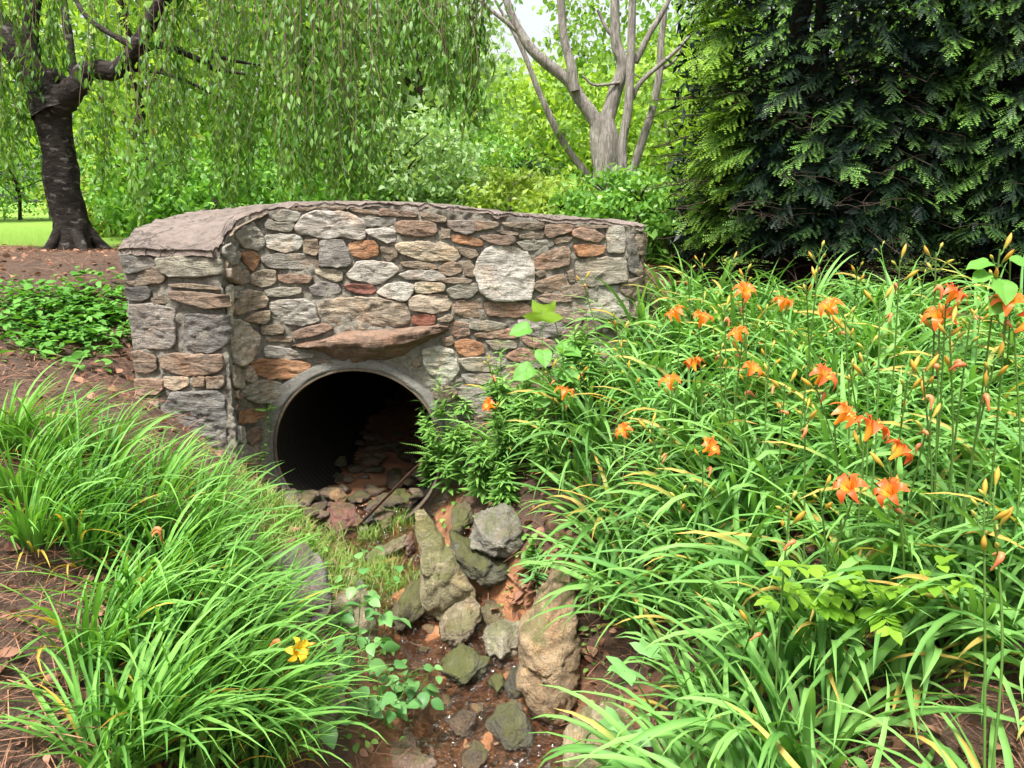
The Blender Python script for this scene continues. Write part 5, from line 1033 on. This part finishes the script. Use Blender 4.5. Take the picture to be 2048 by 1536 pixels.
def hemlock(cx, cy, rx, ry, h, trunks, label, seed, n, xl=None):
    z0 = float(ground(cx, cy)); root = empty('hemlock_tree', (cx, cy, z0)); tag(root, label, 'tree', 'hemlocks along the right side'); r = np.random.default_rng(seed)
    for tx, ty, rad in trunks:
        mb = MB(); g = float(ground(tx, ty)); tube(mb, [(tx, ty, g-.1), (tx+.02, ty, g+.6), (tx-.02, ty, g+2.5), (tx, ty, g+h)], [rad*1.25, rad, rad*.8, rad*.2], 40, 16, 0, .12, 8, seed=seed); obj('trunk', mb, M['darkbark'], root)
    # dead lower twigs
    mb = MB()
    for i in range(520):
        tx, ty, rad = trunks[r.integers(0, len(trunks))]; z = z0+r.uniform(.1, 1.9); a = r.uniform(0, 6.28); l = r.uniform(.5, 1.35); e = np.array([tx+math.cos(a)*l, ty+math.sin(a)*l, z+r.uniform(-.25, .1)])
        C = tube(mb, [(tx, ty, z), ((tx+e[0])/2, (ty+e[1])/2, z+.05), e], [.011, .007, .003], 10, 4, 0, .2, 20)
        for q in range(7): j = r.integers(3, 10); d = rdir(1, r)[0]*np.array([1, 1, .4])*r.uniform(.12, .4); tube(mb, [C[j], C[j]+d*.5+[0, 0, .01], C[j]+d+[0, 0, -.02]], [.004, .003, .0015], 5, 3, 0, cap=False)
    obj('dead_branches', mb, M['deadtwig'], root)
    # crown: sprays from shell to interior, leafy branch wood inside
    mb = MB(); ph = np.where(r.random(n) < .78, r.uniform(-2.7, .25, n), r.uniform(0, 6.28, n)); u = np.where(r.random(n) < .72, 1-.16*r.random(n)**1.3, np.sqrt(r.uniform(.25, .8, n))); zt = r.random(n)**1.6; z = z0+.62+zt*(h-.7)
    prof = (1-np.clip((zt-.55)/.45, 0, 1)**1.6)*(.82+.18*np.clip(zt*6, 0, 1)); ex = 2.6; cosn, sinn = np.cos(ph), np.sin(ph); k = (np.abs(cosn)**ex+np.abs(sinn)**ex)**(-1/ex)
    lump = 1+.10*fbm(xyz(cosn*1.6, sinn*1.6, z*1.2), 1.3, 3, seed); P = np.column_stack([cx+rx*k*cosn*u*prof*lump, cy+ry*k*sinn*u*prof*lump, z])
    if xl is not None: P[:, 0] = np.maximum(P[:, 0], xl*P[:, 1]+.10+r.random(n)*.14+.06*noise(P, 3, 4))
    o = np.column_stack([cosn, sinn, r.normal(-.25, .28, n)])+np.column_stack([r.normal(0, .5, n)-.5, r.normal(0, .4, n), np.zeros(n)]); br = np.where(u > .86, np.where(r.random(n) < .25+.9*np.clip(-cosn-.35, 0, 1), r.uniform(.6, 1.8, n), r.uniform(0, .25, n)), .0)  # left-facing sprays tinted brighter more often, imitating sunlight on that side
    if xl is not None: ed = P[:, 0]-xl*P[:, 1] < .40; br = np.where(ed & (r.random(n) < .85), r.uniform(1.0, 2.0, n), br)  # edge sprays brightened as if the sun fell on them
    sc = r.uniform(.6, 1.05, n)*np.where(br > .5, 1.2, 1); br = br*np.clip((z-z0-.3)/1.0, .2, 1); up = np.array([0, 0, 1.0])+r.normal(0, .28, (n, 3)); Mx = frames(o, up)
    ed = ed if xl is not None else np.zeros(n, bool)
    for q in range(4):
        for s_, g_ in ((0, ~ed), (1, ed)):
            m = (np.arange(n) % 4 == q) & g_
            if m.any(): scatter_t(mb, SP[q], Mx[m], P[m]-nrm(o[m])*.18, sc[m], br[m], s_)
    # dense dark leaf cards added inside to block light from behind
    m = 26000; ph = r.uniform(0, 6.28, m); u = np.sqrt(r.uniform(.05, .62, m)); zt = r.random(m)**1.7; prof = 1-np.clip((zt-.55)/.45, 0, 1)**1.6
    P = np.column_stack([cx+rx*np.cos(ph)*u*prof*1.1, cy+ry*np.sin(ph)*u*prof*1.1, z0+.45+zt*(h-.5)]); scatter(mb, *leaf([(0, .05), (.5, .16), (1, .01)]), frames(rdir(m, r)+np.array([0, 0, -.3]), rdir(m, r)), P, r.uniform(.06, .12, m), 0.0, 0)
    obj('crown', mb, [M['hem'], M['hemsunlit']], root)
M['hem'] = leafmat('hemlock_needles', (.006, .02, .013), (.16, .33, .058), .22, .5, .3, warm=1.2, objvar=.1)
hemlock(2.62, 7.0, 1.36, 1.35, 9.5, [(2.42, 6.75, .10), (2.66, 6.9, .085)], 'dark hemlock nearest the stone wall, its clipped outer edge tinted sunlit green', 61, 4200, .228)
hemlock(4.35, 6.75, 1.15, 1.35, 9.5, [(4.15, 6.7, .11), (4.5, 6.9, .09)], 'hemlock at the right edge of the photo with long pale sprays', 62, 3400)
# ------------------------------------------------------------------ pale stemmed tree in the middle distance
def pale_tree():
    Y = 9.6; r = np.random.default_rng(15); b = at(1225, 420, Y); b[2] = float(ground(b[0], b[1])); root = empty('pale_barked_tree', tuple(b)); tag(root, 'spreading tree with several pale furrowed stems behind the right half of the wall', 'tree'); k = Y/1500
    mb = MB(); tube(mb, [b-np.array([0, 0, .1]), at(1216, 380, Y), at(1212, 330, Y), at(1207, 280, Y), at(1204, 240, Y)], np.array([38, 30, 27, 27, 22])*k, 40, 28, 0, .14, 7, seed=2, cap=False); obj('trunk', mb, M['palebark'], root)
    ST = [([(1200,265),(1193,246),(1156,191),(1135,160),(1070,106),(1043,68),(1019,20),(1000,-50)],[17,16,14,12,11,10,8,6],0), ([(1043,68),(1005,38),(978,17),(940,-20)],[7,5,4,3],0), ([(1150,182),(1143,137),(1128,75),(1122,0),(1118,-60)],[10,10,9,8,7],-.1), ([(1208,262),(1231,180),(1246,132),(1232,85),(1230,0),(1234,-60)],[18,15,13,12,10,9],.1),
          ([(1250,415),(1246,355),(1245,290),(1257,205),(1262,103),(1265,0),(1268,-60)],[11,10,9.5,9,8,7,6],-.5), ([(1250,420),(1264,350),(1284,285),(1308,205),(1320,137),(1322,85),(1330,20)],[12,10,9,8,8,7,5],.15), ([(1265,198),(1282,164),(1347,106),(1390,60)],[5,5,4,3],-.4), ([(1270,125),(1299,68),(1333,10),(1350,-40)],[7,6,5,4],-.4),
          ([(1200,400),(1180,358),(1128,287),(1084,198),(1060,137),(1046,102),(1019,51),(990,0)],[9,8.5,8,7,6,5,4,3],.4), ([(1240,165),(1190,170),(1165,152)],[3,3,2],0), ([(1235,80),(1215,60),(1195,20)],[4,4,3],.1), ([(1320,140),(1350,120),(1370,80)],[4,3,2],.2)]
    for P, rad, d in ST:
        mb = MB(); n = len(P); tube(mb, [at(x, y, Y+d) for x, y in P], np.array(rad)*.88*k, n*7, 16, 0, .12, 8, seed=n+3); obj('limb', mb, M['palebark'], root)
    mb = MB()
    for (x0, x1, y0, y1, n, s) in [(1090,1220,-80,90,520,1), (1100,1220,60,200,300,1), (1180,1340,-80,30,400,1), (1290,1350,60,250,300,1), (960,1040,180,330,200,1), (1100,1170,220,340,250,1), (1270,1340,180,340,200,1)]:
        c = int(n/26)
        for i in range(c):
            p = at(r.uniform(x0, x1), r.uniform(y0, y1), Y+r.uniform(.1, 2.4)); e = p+rdir(1, r)[0]*np.array([.35, .35, .15])-np.array([0, 0, .08]); C = tube(mb, [p, (p+e)/2+[0, 0, .03], e], [.004, .003, .0015], 8, 4, 0, cap=False); m = 26; q = C[r.integers(0, 8, m)]+r.normal(0, .07, (m, 3)); scatter(mb, *L_OVAL, frames(rdir(m, r)+np.array([0, 0, -.5]), rdir(m, r)+np.array([0, 0, .9])), q, r.uniform(.06, .1, m), r.random(m), 1)
    obj('crown', mb, [M['palebark'], M['mapleleaf']], root)
pale_tree()
# ------------------------------------------------------------------ woodland and shrubs behind
def leafy(c, rx, ry, rz, n, size, r, clus=26, shell=.55, tmpl=L_SMALL):
    k = max(4, n//clus); d = rdir(k, r); u = shell+(1-shell)*r.random(k)**.7; C = d*u[:, None]*np.array([rx, ry, rz]); C = C*(1+.22*fbm(d, 1.6, 3, int(r.integers(0, 999))))[:, None]
    P = np.repeat(C, clus, 0); m = len(P); cr = min(rx, rz)*.17; P = P+r.normal(0, cr, (m, 3))*np.array([1.25, 1.25, .6]); return np.asarray(c)+P, m
def woodtree(px, Y, h, rad, mat, label, seed, n=5200, size=.12, base=.12, group=None, name='woodland_tree', cat='tree'):
    r = np.random.default_rng(seed); p = at(px, 440, Y); p[2] = float(ground(p[0], p[1])); root = empty(name, tuple(p)); tag(root, label, cat, group)
    mb = MB(); tr = h*.011+.02; tube(mb, [p-[0, 0, .1], p+[r.normal(0, .05), 0, h*.4], p+[r.normal(0, .12)*rad, 0, h*.85]], [tr*1.3, tr, tr*.3], 24, 10, 0, .12, 5, seed=seed)
    for q in range(9):
        f = r.uniform(.2, .75); a = r.uniform(0, 6.28); e = p+np.array([math.cos(a)*rad*.8, math.sin(a)*rad*.8, h*min(.95, f+.22)]); s = p+np.array([0, 0, h*f]); tube(mb, [s, (s+e)/2+[0, 0, h*.02], e], [tr*.5, tr*.35, tr*.12], 10, 6, 0, .1, 5)
    obj('trunk', mb, M['palebark' if seed % 2 else 'darkbark'], root)
    mb = MB(); P, m = leafy(p+[0, 0, h*(.5+base/2)], rad, rad, h*(.5-base/2), n, size, r); scatter(mb, *L_SMALL, frames(rdir(m, r)+np.array([0, 0, -.4]), rdir(m, r)+np.array([0, 0, .9])), P, size*r.uniform(.7, 1.3, m), r.random(m)); obj('crown', mb, M[mat], root)
WT = [(-90,26,12,4,'wood1','bright green tree beyond the far left lawn'),(110,28,12,4,'wood1','leafy tree seen behind the cherry trunk'),(300,14,7.5,2.2,'wood2','yellow green tree glimpsed through the thin hanging shoots right of the cherry trunk'),(450,17,8.5,2.6,'wood1','green tree behind the middle of the hanging shoots'),
 (600,15,7.5,2.1,'wood1','tree hidden behind the thickest hanging curtain'),(735,17,6.2,2.0,'wood1','bright green tree right of the thickest hanging curtain'),(845,15,4.6,1.55,'wood3','dusty pale green tree left of the gap in the woods'),(935,26,6.2,2.2,'wood3','far greyish green tree behind the single hanging tuft of cherry leaves'),
 (1035,22,4.1,1.8,'wood2','yellow green tree left of the pale stemmed tree'),(1120,19,3.7,1.6,'wood2','light green tree between the pale stems, left one'),(1215,21,4.4,1.9,'wood1','green tree straight behind the pale trunk'),(1330,17,4.0,1.6,'wood2','light green tree between the pale stems and the hemlock'),
 (1430,20,6.5,2.4,'wood1','tree behind the hemlock edge'),(-70,24,10,3.4,'wood2','tall pale tree far beyond the left lawn'),(520,26,11,3.6,'wood2','tall light tree far behind the hanging shoots'),(240,27,11,3.4,'wood1','tall far tree behind the cherry limbs'),(760,30,8.2,2.6,'wood3','tall far hazy green tree near the picture centre'),(1900,16,6,2.4,'wood1','bright tree glimpsed beneath the right hemlock'),(1650,15,6,2.2,'wood1','bright tree glimpsed beneath the left hemlock')]
for i, (px, Y, h, rad, mat, lab) in enumerate(WT): woodtree(px, Y, h, rad, mat, lab, 800+i, 5600 if Y < 25 else 6000, .105+.0042*Y, .06)
SH = [(40,27,3.0,2.2,'shrub','low bright shrub at the far edge of the left lawn'),(215,11.5,1.0,.7,'yshrub','small yellow green shrub right of the cherry trunk'),(300,10.5,1.3,.8,'shrub','leafy shrub behind the left end of the coping'),(420,10.5,1.25,.85,'shrub','leafy shrub over the highest part of the coping, left'),(545,11,1.3,.9,'shrub','green shrub under the tips of the hanging curtain'),
 (690,10.5,1.4,.85,'shrub','bright shrub just right of the hanging curtain'),(800,10.8,1.6,.8,'wood3','feathery pale green shrub over the middle of the wall'),(880,11.2,1.75,.75,'wood3','dusty green shrub left of the dark gap'),(945,13,2.2,.8,'shrub','blue green layered shrub beside the dark gap'),(1010,11,.95,.75,'yshrub','yellow leaved shrub above the wall, left of the pale stems'),(1090,12.5,.9,.8,'yshrub','pale yellow shrub behind the coping near the pale tree'),
 (1030,17,1.7,.9,'wood4','dark green bush in the woodland gap'),(1130,9.0,.7,.55,'yshrub','light shrub left of the leafy shrub by the pale tree'),(1215,8.0,.78,.5,'shrub','layered leafy shrub hiding the foot of the pale tree'),(1275,7.4,.8,.45,'shrub','leafy shrub directly behind the right end of the wall'),(1325,8.2,1.15,.5,'shrub','bright shrub between wall end and hemlock'),(1360,7.6,.75,.4,'yshrub','low light shrub at the foot of the hemlock edge'),(1180,13,1.0,.9,'shrub','shrub seen past the left thin pale stem'),(915,19,2.2,1.0,'wood4','dark evergreen bush deep in the gap')]
for i, (px, Y, h, rad, mat, lab) in enumerate(SH): woodtree(px, Y, h, rad, mat, lab, 850+i, 2600 if Y > 8.5 else 2200, .095 if Y > 8.5 else .08, .0, None, 'leafy_shrub', 'shrub')
# far wood as one mass
r = np.random.default_rng(91); mb = MB()
for k in range(330):
    x = r.uniform(-48, 52); y = r.uniform(38, 62); hgt = 4.6+2.6*noise(xyz(x*.06, y*.05), 1, 3)-1.6*math.exp(-((x/y-.03)/.09)**2)+1.6*sstep(-8, -20, x)+2*sstep(12, 22, x); z0 = float(ground(x, y))
    m = 85; c = np.array([x, y, z0+hgt*r.uniform(.15, 1)]); P = c+r.normal(0, 1, (m, 3))*np.array([1.3, 1.3, .7]); scatter(mb, *L_SMALL, frames(rdir(m, r), rdir(m, r)+np.array([0, 0, .8])), P, r.uniform(.3, .55, m), r.random(m))
tag(obj('far_woodland', mb, M['wood1']), 'distant mass of pale green woodland closing the view', 'woodland', None, 'stuff')
# lawn
r = np.random.default_rng(44); mb = MB(); n = 26000; Y = 7.9+9*r.random(n)**1.5; X = r.uniform(-.78, -.2, n)*Y; k = r.random(n) < .25; X = np.where(k, r.uniform(.12, .6, n)*Y, X); Y = np.where(k, Y+.8, Y); P = np.column_stack([X, Y, ground(X, Y)])
d = rdir(n, r)*.5+np.array([0, 0, 1.0]); scatter(mb, NV*np.array([.45, 1, 1]), NF, frames(d, rdir(n, r)), P, r.uniform(.04, .08, n), r.random(n)); tag(obj('lawn_grass', mb, M['lawn']), 'short bright green lawn grass beyond the mulch', 'lawn', None, 'stuff')

# ------------------------------------------------------------------ daylight
SUN_EL, SUN_AZ = R(65), R(205)      # azimuth clockwise from +Y (away from the camera)
w = bpy.data.worlds.new('World'); scene.world = w; w.use_nodes = True; nt = w.node_tree; nt.nodes.clear()
sky = nt.nodes.new('ShaderNodeTexSky'); sky.sky_type = 'NISHITA'; sky.sun_disc = False; sky.sun_elevation = SUN_EL; sky.sun_rotation = SUN_AZ
sky.air_density = 1.5; sky.dust_density = 5.0; sky.ozone_density = 1.0
hs = nt.nodes.new('ShaderNodeHueSaturation'); hs.inputs['Saturation'].default_value = .22; hs.inputs['Value'].default_value = 1.15; nt.links.new(sky.outputs[0], hs.inputs['Color'])
bg = nt.nodes.new('ShaderNodeBackground'); bg.inputs[1].default_value = .11; nt.links.new(hs.outputs[0], bg.inputs[0])
ow = nt.nodes.new('ShaderNodeOutputWorld'); nt.links.new(bg.outputs[0], ow.inputs[0])
sd = bpy.data.lights.new('sun', 'SUN'); sd.energy = 4.0; sd.angle = R(11); sd.color = (1, .955, .88); sun = bpy.data.objects.new('sun', sd); COL.objects.link(sun)
dv = Vector((math.sin(SUN_AZ)*math.cos(SUN_EL), math.cos(SUN_AZ)*math.cos(SUN_EL), math.sin(SUN_EL)))
sun.rotation_euler = dv.to_track_quat('Z', 'Y').to_euler(); sun.location = (3, -3, 12)
vs = scene.view_settings; vs.view_transform = 'Standard'; vs.look = 'None'; vs.gamma = 1; vs.use_curve_mapping = False; vs.exposure = 1.17
cy = scene.cycles; cy.max_bounces = 8; cy.diffuse_bounces = 4; cy.glossy_bounces = 3; cy.transmission_bounces = 4; cy.transparent_max_bounces = 8; cy.caustics_reflective = False; cy.caustics_refractive = False
